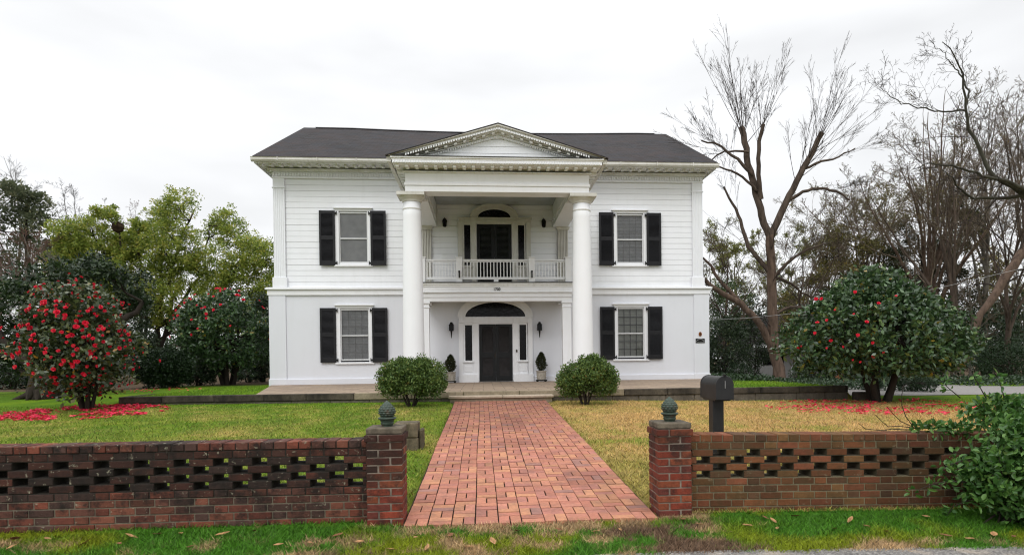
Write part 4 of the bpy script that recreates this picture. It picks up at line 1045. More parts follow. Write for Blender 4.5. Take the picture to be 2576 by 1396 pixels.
def finial(x, y, z, label):
    n = 48; prof = []; V = []; m_ = 40
    e = empty("pinecone_finial", (x, y, z), label, "finial", "pinecone finials on the gate pillars")
    mb = MB(); mb.lathe(x, y, [(.050, z), (.052, z + .012), (.060, z + .020), (.062, z + .035), (.056, z + .042), (.064, z + .052), (.066, z + .060), (.082, z + .070), (.086, z + .076), (.082, z + .082), (.050, z + .094)], 40)
    mb.build("base", M['bronze'], e, smooth=False)
    zz = np.linspace(0, 1, 44); th = np.linspace(0, 2 * pi, n, endpoint=False)
    R = np.interp(zz, [0, .1, .25, .4, .55, .7, .85, .95, 1], [.050, .062, .071, .070, .061, .046, .028, .012, .002])
    T, Z = np.meshgrid(th, zz); rows = 7; ph = Z * rows
    bump = np.abs(np.sin(pi * ph)) ** .7 * np.abs(np.cos(6 * T + (np.floor(ph) % 2) * pi / 2)) ** .7
    RR = R[:, None] * (1 + .2 * bump * (1 - Z ** 6))
    V = np.stack([x + RR * np.cos(T), y + RR * np.sin(T), z + .090 + Z * .150], -1).reshape(-1, 3)
    i = np.arange(43)[:, None] * n; j = np.arange(n)[None]; j2 = (j + 1) % n
    Fq = np.stack([i + j, i + j2, i + n + j2, i + n + j], -1).reshape(-1, 4)
    link("pinecone", npmesh("pinecone", V, Fq, [M['bronze']], smooth=False), e)
finial(-.905, 5.69, ztL, "green iron pinecone finial on the soot darkened left pillar")
finial(1.818, 5.72, ztR, "rust spotted green iron pinecone finial on the right pillar by the mailbox")
# concrete block by the left pillar
e = empty("concrete_block", (-1.13, 9.2, .14), "small stack of mossy concrete blocks standing on the grass behind the left gate pillar", "concrete block")
mb = MB(); mb.box(-1.34, -.985, 9.05, 9.42, .10, .345); mb.build("base", M['block'], e, bevel=.012)
mb = MB(); mb.box(-1.345, -.99, 9.04, 9.41, .35, .575); mb.build("top", M['block'], e, bevel=.015)
mb = MB(); mb.box(-.98, -.925, 9.12, 9.45, .10, .46); mb.build("side_slab", M['block'], e, bevel=.012)

# mailbox
e = empty("mailbox", (2.91, 7.25, .08), "black metal mailbox on a square black post behind the right brick wall", "mailbox")
mb = MB(); mb.box(2.84, 2.98, 7.20, 7.34, 0, .985); mb.build("post", M['mail'], e, bevel=.006)
def mbprof(w, h, n=16): r = w / 2; return [(-r, 0), (r, 0)] + [(r * cos(pi * k / n), h - r + r * sin(pi * k / n)) for k in range(n + 1)]
def mailpart(name, w, h, y0, y1, sm_=False):
    mb = MB(); mb.prismY([(2.915 + x, .99 + z_) for x, z_ in mbprof(w, h)], y0, y1); return mb.build(name, M['mail'], e, bevel=.004, seg=2)
mailpart("box", .212, .285, 7.03, 7.52)
dr = mailpart("front_door", .222, .292, 7.005, 7.029)
mailpart("rear_cap", .222, .292, 7.521, 7.535)
mb = MB(); mb.box(2.905, 2.925, 6.985, 7.05, 1.272, 1.30); mb.build("latch", M['iron'], dr); mb = MB(); mb.box(2.913, 2.917, 6.998, 7.004, 1.13, 1.22); mb.build("handle", M['plaquetext'], dr)
mb = MB(); mb.box(2.82, 3.01, 7.08, 7.48, .972, .988); mb.build("mounting_board", M['mail'], e)

# ------------------------------------------------------------------ vegetation
def branch_obj(parts, name, mat, parent):
    V, Fq = cat_mesh(parts); return link(name, npmesh(name, V, Fq, [mat], smooth=True), parent)
def poly_tube(pts, r0, r1, K=14, n=8, wob=.0, rng=None):
    P = resample(pts, K)
    if rng is not None and wob: P[1:-1] += rng.normal(size=(K - 2, 3)) * wob
    return P[None], (np.linspace(r0, r1, K))[None]

def flower_mesh(seed, r=.045):
    rng = np.random.default_rng(seed); V = []; Fq = []; at_ = []
    for ring, (n, tilt, rad) in enumerate(((7, .25, 1.0), (6, .75, .8), (5, 1.15, .5))):
        for k in range(n):
            th = 2 * pi * (k + .5 * ring) / n + rng.normal() * .1; d = np.array([cos(th) * cos(tilt), sin(th) * cos(tilt), sin(tilt)]); s = np.array([-sin(th), cos(th), 0])
            L = r * rad * rng.uniform(.85, 1.1); w = L * .55; b = len(V); c0 = np.array([0, 0, .004 * ring])
            V += [c0, c0 + d * L * .6 + s * w, c0 + d * L + np.array([0, 0, L * .12]), c0 + d * L * .6 - s * w]; Fq.append((b, b + 1, b + 2, b + 3)); at_.append(np.clip(rng.normal(.45 + .1 * ring, .2), 0, 1))
    return npmesh("flower", np.array(V), np.array(Fq), [M['petal']], np.array(at_))
FLM = [flower_mesh(i, r) for i, r in enumerate((.055, .062, .048, .05))]
BUDM = flower_mesh(9, .028)

def add_flowers(parent, pos, nrm, rng, most=100, size=1.0):
    n = len(pos)
    for i in range(min(n, most)):
        d = Vector(nz(nrm[i] + np.array([0, -.5, .1]) + rng.normal(size=3) * .35)); o = link("flower", FLM[rng.integers(4)], parent, Vector(pos[i]) - wloc(parent))
        o.rotation_euler = d.to_track_quat('Z', 'Y').to_euler(); o.scale = (size * rng.uniform(.75, 1.15),) * 3
    if n > most:
        V = []; Fq = []; A = []; off = 0
        for i in range(most, n):
            me = FLM[rng.integers(4)]; v = np.empty(len(me.vertices) * 3, np.float32); me.vertices.foreach_get("co", v); v = v.reshape(-1, 3)
            q = Vector(nz(nrm[i] + rng.normal(size=3) * .4)).to_track_quat('Z', 'Y').to_matrix(); v = v * size * rng.uniform(.5, .9) @ np.array(q).T + pos[i]
            f = np.arange(len(v)).reshape(-1, 4) + off; off += len(v); V.append(v); Fq.append(f); A.append(rng.uniform(0, .8, len(f)))
        o = link("flowers", npmesh("flowers", np.concatenate(V), np.concatenate(Fq), [M['petal']], np.concatenate(A)), parent); o["kind"] = "stuff"

def bush(name, base, crown_c, crown_r, ncl, clr, nleaf, L, W, leafm, rng, label, cat, group=None, shape=None, stems=5, stem_r=.035, stem_h=.35, fill=.5, spread=.8, upb=.3, barkm='bark_dark', droop=0.0, shell=.5, inner=.35):
    """shrub: stems from the ground plus clumps of leaves through the crown"""
    e = empty(name, base, label, cat, group); base = np.array(base); cc = np.array(crown_c); cr = np.array(crown_r)
    d = nz(rng.normal(size=(ncl, 3))); rad = rng.uniform(fill, 1, (ncl, 1)) ** .7
    C = cc + d * cr * rad
    if shape is not None: C = shape(C, rng)
    C = C[C[:, 2] > base[2] + .08]
    pos, nr = clump(C, clr * rng.uniform(.7, 1.3, len(C)), nleaf, rng, shell, upb)
    nr = nz(nr * .6 + nz(pos - cc) * .6)
    ok = pos[:, 2] > base[2] + .02; pos, nr = pos[ok], nr[ok]
    V, Fq = leaves(pos, nr, L, W, rng, spread, droop)
    cl_r = rng.uniform(-.18, .18, len(C)).repeat(nleaf)[ok]
    link("foliage", npmesh("foliage", V, Fq, [leafm], np.clip(rng.beta(2, 2.2, len(pos)) + cl_r, 0, 1)), e)
    parts = []; idx = rng.choice(len(C), min(len(C), stems * 8), replace=False)
    tips = C[idx]
    for k in range(stems):
        th = 2 * pi * k / stems + rng.uniform(-.3, .3); b = base + np.array([cos(th) * stem_r * 1.6, sin(th) * stem_r * 1.6, -.05])
        m_ = base + np.array([cos(th) * cr[0] * .22, sin(th) * cr[1] * .22, stem_h + (cc[2] - base[2]) * .25]); hub = m_ * .5 + (cc + np.array([cos(th), sin(th), .1]) * cr * .5) * .5
        parts.append(tubes(*poly_tube([b, (b + m_) / 2 + rng.normal(size=3) * .02, m_, hub], stem_r, stem_r * .45, 9, 7), 7))
        for q in tips[k::stems]: parts.append(tubes(*poly_tube([m_ if rng.uniform() < .4 else hub, (hub + q) / 2 + rng.normal(size=3) * .05 * cr, q], stem_r * .4, stem_r * .12, 6, 4), 4))
    branch_obj(parts, "stems", M[barkm], e)
    return e, C, pos, nr

def petals_on_ground(name, cx, cy, rx, ry, n, rng, label, fall=1.0, cond=None, size=.05):
    th = rng.uniform(0, 2 * pi, n); r = np.sqrt(rng.uniform(0, 1, n)) ** fall; x = cx + rx * r * np.cos(th); y = cy + ry * r * np.sin(th)
    g = fbm(x * 2.5, y * 2.5, 33, 2); ok = g > .42
    if cond is not None: ok &= cond(x, y)
    x, y = x[ok], y[ok]; n = len(x); z = ground_h(x, y) + rng.uniform(.012, .04, n)
    V, Fq = leaves(np.stack([x, y, z], 1), np.tile([0, 0, .25], (n, 1)), size, size * .9, rng, .85, 0, .3); V[:, 2] = np.maximum(V[:, 2] * .4 + .6 * np.repeat(z, 4), np.repeat(z, 4) - .015)
    return tag(link(name, npmesh(name, V, Fq, [M['petalold']], rng.beta(2, 2, n))), label, "petals", kind="stuff")

# -- the red camellia, left
rng = np.random.default_rng(101)
b0 = (-9.44, 14.99, gz(-9.44, 14.99))
def shp(C, rng):
    C[:, 0] += .12 * (C[:, 2] - 2); return C
def shpL(C, rng):
    u = (C[:, 2] - 2.05) / 1.42; k = 1 + .12 * np.sin(C[:, 2] * 4.0 + 1) - .22 * np.clip(u, 0, 1) ** 2 + .10 * rng.normal(size=len(C)); C[:, 0] = -9.62 + (C[:, 0] + 9.62) * k - .12 * u; C[:, 1] = 15 + (C[:, 1] - 15) * k; C[:, 2] += .10 * rng.normal(size=len(C)); return C
e, C, pos, nr = bush("camellia_bush", b0, (-9.60, 15.0, 2.05), (1.13, 1.05, 1.42), 320, .20, 30, .125, .07, M['camellia_olive'], rng, "rounded camellia bush covered in red flowers with petals below, standing on the left lawn", "bush", None, shpL, 5, .05, .4, .4)
# flowers mostly on the outer face
d = nz(rng.normal(size=(420, 3)) + np.array([0, -.55, .15])); fp = np.array((-9.60, 15.0, 2.05)) + d * np.array((1.24, 1.16, 1.52)) * rng.uniform(.88, 1.04, (420, 1))
fp = shpL(fp, rng); g_ = vnoise(fp[:, 0] * 3.1, fp[:, 2] * 3.1, 61); fp = fp[(fp[:, 2] > .72) & (g_ > .22)]; d = nz(fp - np.array((-9.62, 15.0, 2.05))); ordr = np.argsort(fp[:, 1]); add_flowers(e, fp[ordr], d[ordr], rng, 100, 1.05)
petals_on_ground("fallen_petals", -9.1, 14.4, 1.75, 1.35, 3000, rng, "carpet of fallen red petals under the red camellia bush", .8, lambda x, y: y < 15.75, .085)
# -- second camellia near the house corner, left
rng = np.random.default_rng(102); b0 = (-9.85, 23.9, .66)
e, C, pos, nr = bush("camellia_bush", b0, (-9.95, 23.9, 2.65), (1.75, 1.5, 1.6), 330, .26, 36, .16, .075, M['camellia'], rng, "dark camellia bush with scattered red flowers on top, beside the left corner of the house", "bush", None, None, 5, .10, .5, .5)
d = nz(rng.normal(size=(58, 3)) * .8 + np.array([-.25, -.6, 1.1])); fp = np.array((-9.95, 23.9, 2.65)) + d * np.array((1.9, 1.7, 1.72)); add_flowers(e, fp, d, rng, 95, 1.1)
petals_on_ground("fallen_petals", -10.5, 20.0, 1.6, .9, 130, rng, "sparse scatter of fallen rust-red petals on the lawn before the second camellia", 1.0, None, .07)
# -- camellia tree, right
rng = np.random.default_rng(103); b0 = (10.55, 15.1, gz(10.55, 15.1)); cc = np.array((10.45, 15.1, 2.18))
def shp3(C, rng):
    u = C[:, 2] - 1.75; k = np.where(u > 0, 1.10 - .62 * np.clip(u / 1.9, 0, 1) ** 1.2, 1.10 + .05 * np.clip(-u / .8, 0, 1)); r_ = np.hypot((C[:, 0] - 10.45) / 2.34, (C[:, 1] - 15.1) / 1.75); C = C[(C[:, 2] > 1.18 - .30 * r_)]; k = np.where(C[:, 2] > 1.75, 1.10 - .62 * np.clip((C[:, 2] - 1.75) / 1.9, 0, 1) ** 1.2, 1.12); x = C[:, 0] - 10.45
    C[:, 0] = 10.40 + x * k; C[:, 1] = 15.1 + (C[:, 1] - 15.1) * k; return C
e, C, pos, nr = bush("camellia_tree", b0, cc, (2.34, 1.75, 1.56), 660, .24, 34, .155, .075, M['camellia'], rng, "broad dark green camellia tree with a few red flowers on the right lawn", "tree", None, shp3, 5, .10, .45, .5)
fpx = [(2148, 790), (2100, 780), (2210, 763), (2254, 745), (2151, 735), (2080, 805), (2090, 856), (2158, 843), (2122, 872), (2067, 752), (2222, 887), (2197, 897), (2240, 975), (2164, 910), (2080, 875), (2396, 914), (2397, 840), (2310, 888), (2145, 905), (2053, 752), (2195, 862), (2180, 810), (2016, 870), (2008, 875), (2056, 812), (2050, 838)]
fp = []
for px, py in fpx:
    q = at(px, py, 15.1); 
    u = 1 - ((q[0] - 10.45) / 2.35) ** 2 - ((q[2] - 2.38) / 1.45) ** 2
    fp.append((at(px, py, 15.1 - 1.75 * sqrt(max(u, .02)))))
fp = np.array(fp); add_flowers(e, fp, nz(fp - cc), rng, 60, .78)
petals_on_ground("fallen_petals", 9.6, 13.9, 2.7, 1.7, 1150, rng, "scattered fallen pink-red petals under the broad camellia tree on the right", .9, lambda x, y: (y < 15.75) | (x > 10.3), .10)
# -- two rounded shrubs at the terrace edge
def shrub_shape(cx, lobes):
    def f(C, rng):
        out = []
        for (x, y, z, r, n) in lobes:
            d = nz(rng.normal(size=(n, 3)) + np.array([0, 0, .15])); out.append(np.array((x, y, z)) + d * r * rng.uniform(.35, 1, (n, 1)) ** .6)
        return np.concatenate(out)
    return f
rng = np.random.default_rng(104); bx_, by_ = -1.76, 14.85; z0 = gz(bx_, by_)
bush("round_shrub", (bx_, by_, z0), (bx_, by_, z0 + .68), (.9, .8, .55), 10, .095, 25, .070, .030, M['shrub'], rng, "rounded green shrub with a cleft top left of the brick path", "shrub", "rounded shrubs at the terrace edge",
     shrub_shape(bx_, [(bx_ - .40, by_, z0 + .70, .42, 190), (bx_ + .02, by_ - .1, z0 + .72, .44, 170), (bx_ + .40, by_, z0 + .66, .47, 190), (bx_ - .48, by_, z0 + .52, .34, 90), (bx_ + .5, by_ + .05, z0 + .55, .34, 90), (bx_ + .25, by_ - .05, z0 + .95, .25, 70), (bx_ - .2, by_, z0 + .95, .22, 50)]), 6, .03, .1)
rng = np.random.default_rng(105); bx_, by_ = 2.60, 14.85; z0 = gz(bx_, by_)
bush("round_shrub", (bx_ - .05, by_, z0), (bx_, by_, z0 + .68), (.8, .8, .55), 10, .095, 25, .070, .030, M['shrub'], rng, "rounded green shrub with a single domed top right of the brick path", "shrub", "rounded shrubs at the terrace edge",
     shrub_shape(bx_, [(bx_ - .32, by_, z0 + .62, .40, 170), (bx_ + .15, by_ - .1, z0 + .76, .44, 200), (bx_ + .38, by_, z0 + .60, .42, 180), (bx_ - .45, by_, z0 + .50, .32, 90), (bx_ + .1, by_, z0 + .90, .33, 110)]), 6, .03, .1)

# -- leafy bush over the right wall, close by
rng = np.random.default_rng(106)
e = empty("leafy_bush", (5.0, 5.2, -.07), "glossy leafy bush spilling over the right end of the brick wall near the road", "bush")
lobes = [((5.08, 5.12, .28), (.66, .36, .42), 150), ((5.12, 5.14, .62), (.60, .33, .28), 110), ((5.35, 5.35, .78), (.42, .35, .20), 80), ((5.62, 5.95, .86), (.52, .32, .18), 80), ((5.9, 5.3, .5), (.8, .6, .6), 120), ((4.72, 5.28, .34), (.28, .24, .34), 55), ((4.7, 5.78, .74), (.30, .14, .06), 16), ((6.8, 5.3, .45), (.8, .6, .55), 90)]
C = np.concatenate([np.array(c) + nz(rng.normal(size=(n, 3)) + np.array([0, -.3, .1])) * np.array(r) * rng.uniform(.45, 1, (n, 1)) for c, r, n in lobes])
spr = [[(4.6, 5.25, .30), (4.3, 5.22, .33), (4.05, 5.18, .30), (3.92, 5.16, .24)], [(4.5, 5.3, .50), (4.3, 5.25, .46), (4.22, 5.22, .40)], [(4.5, 5.2, .15), (4.33, 5.2, .10), (4.28, 5.2, .02)], [(5.0, 5.9, 1.05), (4.8, 5.85, 1.18), (4.72, 5.8, 1.33)], [(5.2, 5.8, 1.05), (5.08, 5.8, 1.25), (5.02, 5.8, 1.36)], [(5.4, 5.8, 1.05), (5.35, 5.8, 1.22), (5.28, 5.8, 1.33)]]
sprc = np.concatenate([resample(s, 6)[2:] + rng.normal(size=(4, 3)) * .015 for s in spr[:3]] + [resample(s, 5)[2:4] for s in spr[3:]])
ok = ~((C[:, 1] > 5.6) & (C[:, 1] < 5.92) & (C[:, 2] < .70)); C = C[ok]
pos, nr = clump(C, .085 * rng.uniform(.6, 1.3, len(C)), 15, rng, .3, .3)
p2, n2_ = clump(sprc, .035 * np.ones(len(sprc)), 6, rng, .3, .2); pos = np.concatenate([pos, p2]); nr = np.concatenate([nr, n2_])
ok = (pos[:, 2] > -.09) & ~((pos[:, 1] > 5.56) & (pos[:, 1] < 5.95) & (pos[:, 2] < .67)); pos, nr = pos[ok], nr[ok]
nr = nz(nr + np.array([0, -.5, .25]))
V, Fq = leaves6(pos, nr, .072, .036, rng, .5, .05); link("foliage", npmesh("foliage", V, Fq, [M['privet']], rng.beta(2, 2.2, len(pos)).repeat(2)), e)
parts = [tubes(*poly_tube(s, .006, .0025, 8, 5), 5) for s in spr]
for k in range(60):
    q = C[rng.integers(len(C))]; b = np.array((5.1 + rng.normal() * .25, 5.15 if q[1] < 5.62 else 6.05, -.08)); parts.append(tubes(*poly_tube([b, (b + q) / 2 + rng.normal(size=3) * .06, q], .010, .003, 7, 5), 5))
for s in ([(4.9, 6.0, .72), (4.55, 5.9, .74), (4.30, 5.8, .80), (4.12, 5.8, .98)], [(4.8, 5.95, .74), (4.4, 5.85, .76), (4.1, 5.8, .78), (3.98, 5.78, .90)], [(4.8, 5.95, .76), (4.36, 5.8, .80), (4.26, 5.8, 1.05), (4.3, 5.8, 1.2)], [(4.6, 5.9, .74), (4.2, 5.82, .74), (3.9, 5.78, .75), (3.8, 5.78, .82)]): parts.append(tubes(*poly_tube(s, .007, .003, 9, 5, .006, rng), 5))
branch_obj(parts, "stems", M['bark_dark'], e)
for q in ((4.95, 4.83, .17), (4.78, 4.86, .16)):
    o = link("bud", BUDM, e, Vector(q) - wloc(e)); o.rotation_euler = (1.2, 0, 0)

# -- big bare tree right of the house
def tree_root(name, base, label, cat="tree", group=None): return empty(name, base, label, cat, group)
rng = np.random.default_rng(107); Yt = 24.2
tr = tree_root("bare_tree", (12.4, 24.2, .35), "tall bare pollarded tree with a reddish forked trunk just right of the house")
def J(pts, dy0=0.0, dy1=0.0):
    n = len(pts); return [(x, Yt + dy0 + (dy1 - dy0) * i / (n - 1), z) for i, (x, z) in enumerate(pts)]
limbs = dict(
 trunk=(J([(12.45, .2), (12.4, .5), (12.35, 1.2), (12.17, 2.02), (12.14, 2.85), (12.12, 3.92), (12.1, 4.93), (12.05, 6.05), (12.06, 6.6)]), .235, .17),
 limbL=(J([(12.06, 6.5), (11.77, 7.28), (11.59, 8.26), (11.36, 9.15), (11.23, 9.82), (11.14, 10.64), (11.03, 11.24)], 0, .4), .15, .12),
 limbL2=(J([(11.69, 8.1), (11.55, 9.01), (11.45, 9.75), (11.45, 10.5), (11.57, 11.02)], 0, -.5), .10, .07),
 limbR=(J([(12.1, 6.55), (12.4, 7.29), (12.67, 7.89), (13.03, 8.65), (13.35, 9.25), (13.63, 9.86), (13.83, 10.31), (14.0, 10.69)], 0, -.6), .15, .10),
 arch=(J([(12.72, 7.97), (13.11, 8.23), (13.58, 8.39), (13.97, 8.36), (14.36, 8.17), (14.8, 7.77)], -.2, -1.2), .075, .035),
 lowL=(J([(12.12, 1.78), (11.87, 2.38), (11.44, 3.09), (10.96, 3.57), (10.41, 3.93), (9.87, 4.22), (9.33, 4.58), (8.95, 4.9)], 0, -.1), .17, .08),
 lowL2=(J([(10.85, 3.7), (10.38, 4.25), (10.06, 4.61), (9.85, 4.97), (9.75, 5.4), (9.46, 5.68), (9.1, 5.9)], 0, .7), .10, .04),
 midR=(J([(12.2, 4.9), (12.54, 5.25), (12.8, 5.54), (13.12, 5.81), (13.42, 5.93), (14.0, 6.1)], 0, -.8), .08, .03),
 midR2=(J([(12.2, 4.85), (12.67, 4.75), (13.04, 4.65), (13.41, 4.51), (13.79, 4.29), (14.4, 4.1)], 0, .8), .075, .03),
 upL=(J([(12.0, 5.1), (11.68, 5.57), (11.5, 5.92), (11.33, 6.28), (11.08, 7.35), (10.81, 8.17), (10.5, 8.9)], 0, 1.0), .11, .04),
 lowR=(J([(12.3, 3.3), (12.66, 3.55), (12.96, 3.61), (13.28, 3.54), (13.53, 3.47), (14.0, 3.2)], 0, -.6), .065, .025),
 lb=(J([(11.3, 9.15), (10.78, 9.67), (10.32, 10.11), (9.87, 10.47), (9.25, 10.61)], 0, .3), .075, .03),
 lb2=(J([(11.5, 8.45), (10.93, 8.92), (10.39, 9.21), (9.7, 9.35), (9.3, 9.3)], 0, -.3), .06, .025),
 lt=(J([(11.17, 10.05), (10.71, 10.15), (10.17, 10.18), (9.63, 9.8)], 0, .5), .05, .025),
 rs=(J([(13.4, 9.3), (13.9, 9.5), (14.5, 9.6), (15.3, 10.0)], -.3, -.8), .06, .02))
parts = []
for k, (pts, r0, r1) in limbs.items():
    P, R = poly_tube(pts, r0, r1, 16 if len(pts) > 5 else 10, 10, .02, rng)
    if k == 'trunk': R[0, :3] *= np.array([1.35, 1.15, 1.05])
    parts.append(tubes(P, R, 10))
trunk_o = branch_obj([parts[0], parts[5], parts[6]], "trunk", M['bark_brown'], tr)
branch_obj(parts[1:5] + parts[7:], "limbs", M['bark_limb'], tr)
RMIN = .0045; tw = []
def shoots(P, R, n, t0, t1, a1, l0, l1, up, wig, sides=4, sub=8, subl=(.25, .45)):
    b1 = grow(P, R, n, t0, t1, .05, a1, l0, l1, 9, up, wig, rng, .12, .3, True, .0); tw.append(tubes(*b1, sides))
    b2 = grow(*b1, sub, .25, .95, .2, .6, *subl, 6, up * .7, wig * 1.3, rng, .55, .4); tw.append(tubes(*b2, 3))
    b3 = grow(*b2, 3, .3, .95, .3, .7, .25, .5, 4, up * .5, wig * 1.5, rng, .6, .5); tw.append(tubes(*b3, 3))
Pl = poly_tube(limbs['limbL'][0], .15, .12, 16); Pr = poly_tube(limbs['limbR'][0], .15, .10, 16); P2 = poly_tube(limbs['limbL2'][0], .10, .07, 10)
shoots(*Pl, 17, .8, 1.0, 1.0, 2.0, 4.7, .30, .04); shoots(*P2, 12, .7, 1.0, .8, 1.6, 3.6, .30, .04)
shoots(*Pr, 22, .5, 1.0, .8, 1.9, 4.2, .22, .04)
for k in ('lb', 'lb2', 'lt', 'upL', 'rs'):
    P_ = poly_tube(*limbs[k], 10); shoots(*P_, 7, .25, 1.0, .9, 1.2, 3.2, .22, .08, 3, 7)
for k in ('arch', 'midR', 'midR2', 'lowR', 'lowL', 'lowL2'):
    P_ = poly_tube(*limbs[k], 12); shoots(*P_, 8, .3, 1.0, 1.0, .8, 2.2, .08, .16, 4, 7, (.35, .6))
shoots(*poly_tube(limbs['trunk'][0], .2, .17, 16), 10, .35, .95, 1.4, .8, 2.0, .05, .16, 4, 7, (.35, .6))
branch_obj(tw, "crown", M['twig'], tr)

RMIN = .008
# -- generic bare trees
def bare_tree(name, base, height, seed, label, trunk_r=.16, lean=(0, 0), spread=.55, barkm='bark_brown', twigm='twig', forks=5, density=1.0, leafm=None, leafn=0, leafL=.09, fork_h=.35, cat="tree", group=None, levels=4, wig=.10, up=.22, vase=False):
    rng = np.random.default_rng(seed); e = tree_root(name, base, label, cat, group); b = np.array(base)
    top = b + np.array([lean[0], lean[1], height * (.5 if vase else .72)])
    P, R = poly_tube([b - [0, 0, .2], b + (top - b) * .3 + rng.normal(size=3) * .08, b + (top - b) * .65 + rng.normal(size=3) * .15, top], trunk_r, trunk_r * .3, 14, 8, .03, rng); R[0, 0] *= 1.35
    parts = [tubes(P, R, 9)]
    L1 = grow(P, R, forks + 2, .35, 1, spread * .3, spread * 1.0, height * .50, height * .66, 14, up, wig * .7, rng, .62, .16, True, .25) if vase else grow(P, R, forks, fork_h, .95, spread * .55, spread * 1.25, height * .35, height * .58, 12, up, wig * .8, rng, .62, .22, True, .35); parts.append(tubes(*L1, 7))
    branch_obj(parts, "trunk", M[barkm], e)
    L2 = grow(*L1, int(8 * density), .2, .98, .35, .85, .3, .5, 8, up * .8, wig * 1.2, rng, .5, .3); L3 = grow(*L2, int(7 * density), .2, .98, .35, .9, .35, .6, 6, up * .6, wig * 1.4, rng, .5, .4)
    tw = [tubes(*L2, 4), tubes(*L3, 3)]; last = L3
    if levels > 3: L4 = grow(*L3, 4, .25, .95, .4, 1.0, .35, .6, 4, up * .4, wig * 1.5, rng, .6, .5); tw.append(tubes(*L4, 3)); last = L4
    branch_obj(tw, "crown", M[twigm], e)
    if leafm is not None:
        pts = last[0].reshape(-1, 3); i = rng.integers(0, len(pts), leafn); pos = pts[i] + rng.normal(size=(leafn, 3)) * .06
        g = vnoise(pos[:, 0] * .9, pos[:, 2] * .9 + pos[:, 1] * .5, seed); pos = pos[g > .33]
        V, Fq = leaves(pos, nz(rng.normal(size=pos.shape) + [0, 0, .4]), leafL, leafL * .5, rng, .8); link("foliage", npmesh("foliage", V, Fq, [leafm], rng.uniform(0, 1, len(pos))), e)
    return e

def gp(px, Y): q = at(px, 900, Y); return (float(q[0]), Y, gz(float(q[0]), Y))
def ztop(py, Y, px=1800): return float(at(px, py, Y)[2])

RG = "bare trees beyond the driveway on the right"
b = gp(2190, 33); bare_tree("bare_tree", b, ztop(330, 33, 2190) - b[2], 201, "bare brown tree rising straight behind the broad camellia tree", .20, (.3, 0), .55, 'bark_brown', 'twigbrown', 7, 1.0, M['olive'], 5000, .10, .3, group=RG, vase=True)
b = gp(2330, 28); bare_tree("bare_tree", b, ztop(170, 28, 2330) - b[2], 202, "tall bare tree with upswept twigs between the camellia tree and the leaning trunk", .24, (.2, 0), .5, 'bark_brown', 'twigbrown', 9, 1.1, M['olive'], 2500, .09, .28, group=RG, vase=True)
b = gp(2480, 31); bare_tree("bare_tree", b, ztop(190, 31, 2480) - b[2], 203, "bare grey tree standing behind the leaning trunk near the right border", .22, (-.4, 0), .55, 'bark_grey', 'twigbrown', 8, 1.0, None, 0, .1, .3, group=RG, vase=True)
b = gp(2080, 36); bare_tree("bare_tree", b, ztop(440, 36, 2080) - b[2], 204, "thin bare tree in the gap between the pollarded tree and the olive green trees", .15, (.2, 0), .6, 'bark_brown', 'twigbrown', 7, 1.0, M['budleaf'], 2200, .10, .3, group=RG, vase=True)
b = gp(2620, 27); bare_tree("bare_tree", b, ztop(130, 27, 2600) - b[2], 205, "bare dark tree partly cut off by the right border of the view", .2, (-.6, 0), .6, 'bark_limb', 'twigbrown', 8, 1.0, None, 0, .1, .3, group=RG, vase=True)
b = gp(1850, 42); bare_tree("bare_tree", b, ztop(560, 42, 1850) - b[2], 206, "small bare tree with yellow-green buds close behind the pollarded tree", .14, (0, 0), .6, 'bark_grey', 'twigbrown', 8, 1.0, M['budleaf'], 9000, .13, .25, group=RG)
b = gp(1985, 44); bare_tree("bare_tree", b, ztop(560, 44, 1985) - b[2], 207, "budding pale green tree far behind the neighbouring roof", .14, (0, 0), .6, 'bark_grey', 'twigbrown', 8, 1.0, M['budleaf'], 7000, .13, .25, group=RG)

b = gp(2400, 25); bare_tree("bare_tree", b, ztop(260, 25, 2400) - b[2], 208, "many-limbed dark bare tree right of the tall upswept one, its boughs crossing the oak's", .2, (-.3, 0), .65, 'bark_limb', 'twigbrown', 9, .9, M['olive'], 1500, .08, .25, group=RG, vase=True)
b = gp(2540, 24); bare_tree("bare_tree", b, ztop(330, 24, 2540) - b[2], 209, "bushy bare tree low at the right border under the oak's boughs", .15, (-.2, 0), .75, 'bark_limb', 'twigbrown', 9, .9, None, 0, .08, .2, group=RG, vase=True)
b = gp(2000, 30); bare_tree("bare_tree", b, ztop(480, 30, 2000) - b[2], 210, "slender dark bare tree showing right behind the forked trunk", .1, (.2, 0), .75, 'bark_limb', 'twigbrown', 9, 1.1, None, 0, .08, .2, group=RG, vase=True)
b = gp(1820, 32); bare_tree("bare_tree", b, ztop(520, 32, 1820) - b[2], 211, "crooked bare tree between the house side and the forked trunk", .1, (.3, 0), .9, 'bark_limb', 'twigbrown', 9, 1.1, M['budleaf'], 1800, .10, .12, group=RG, wig=.17)
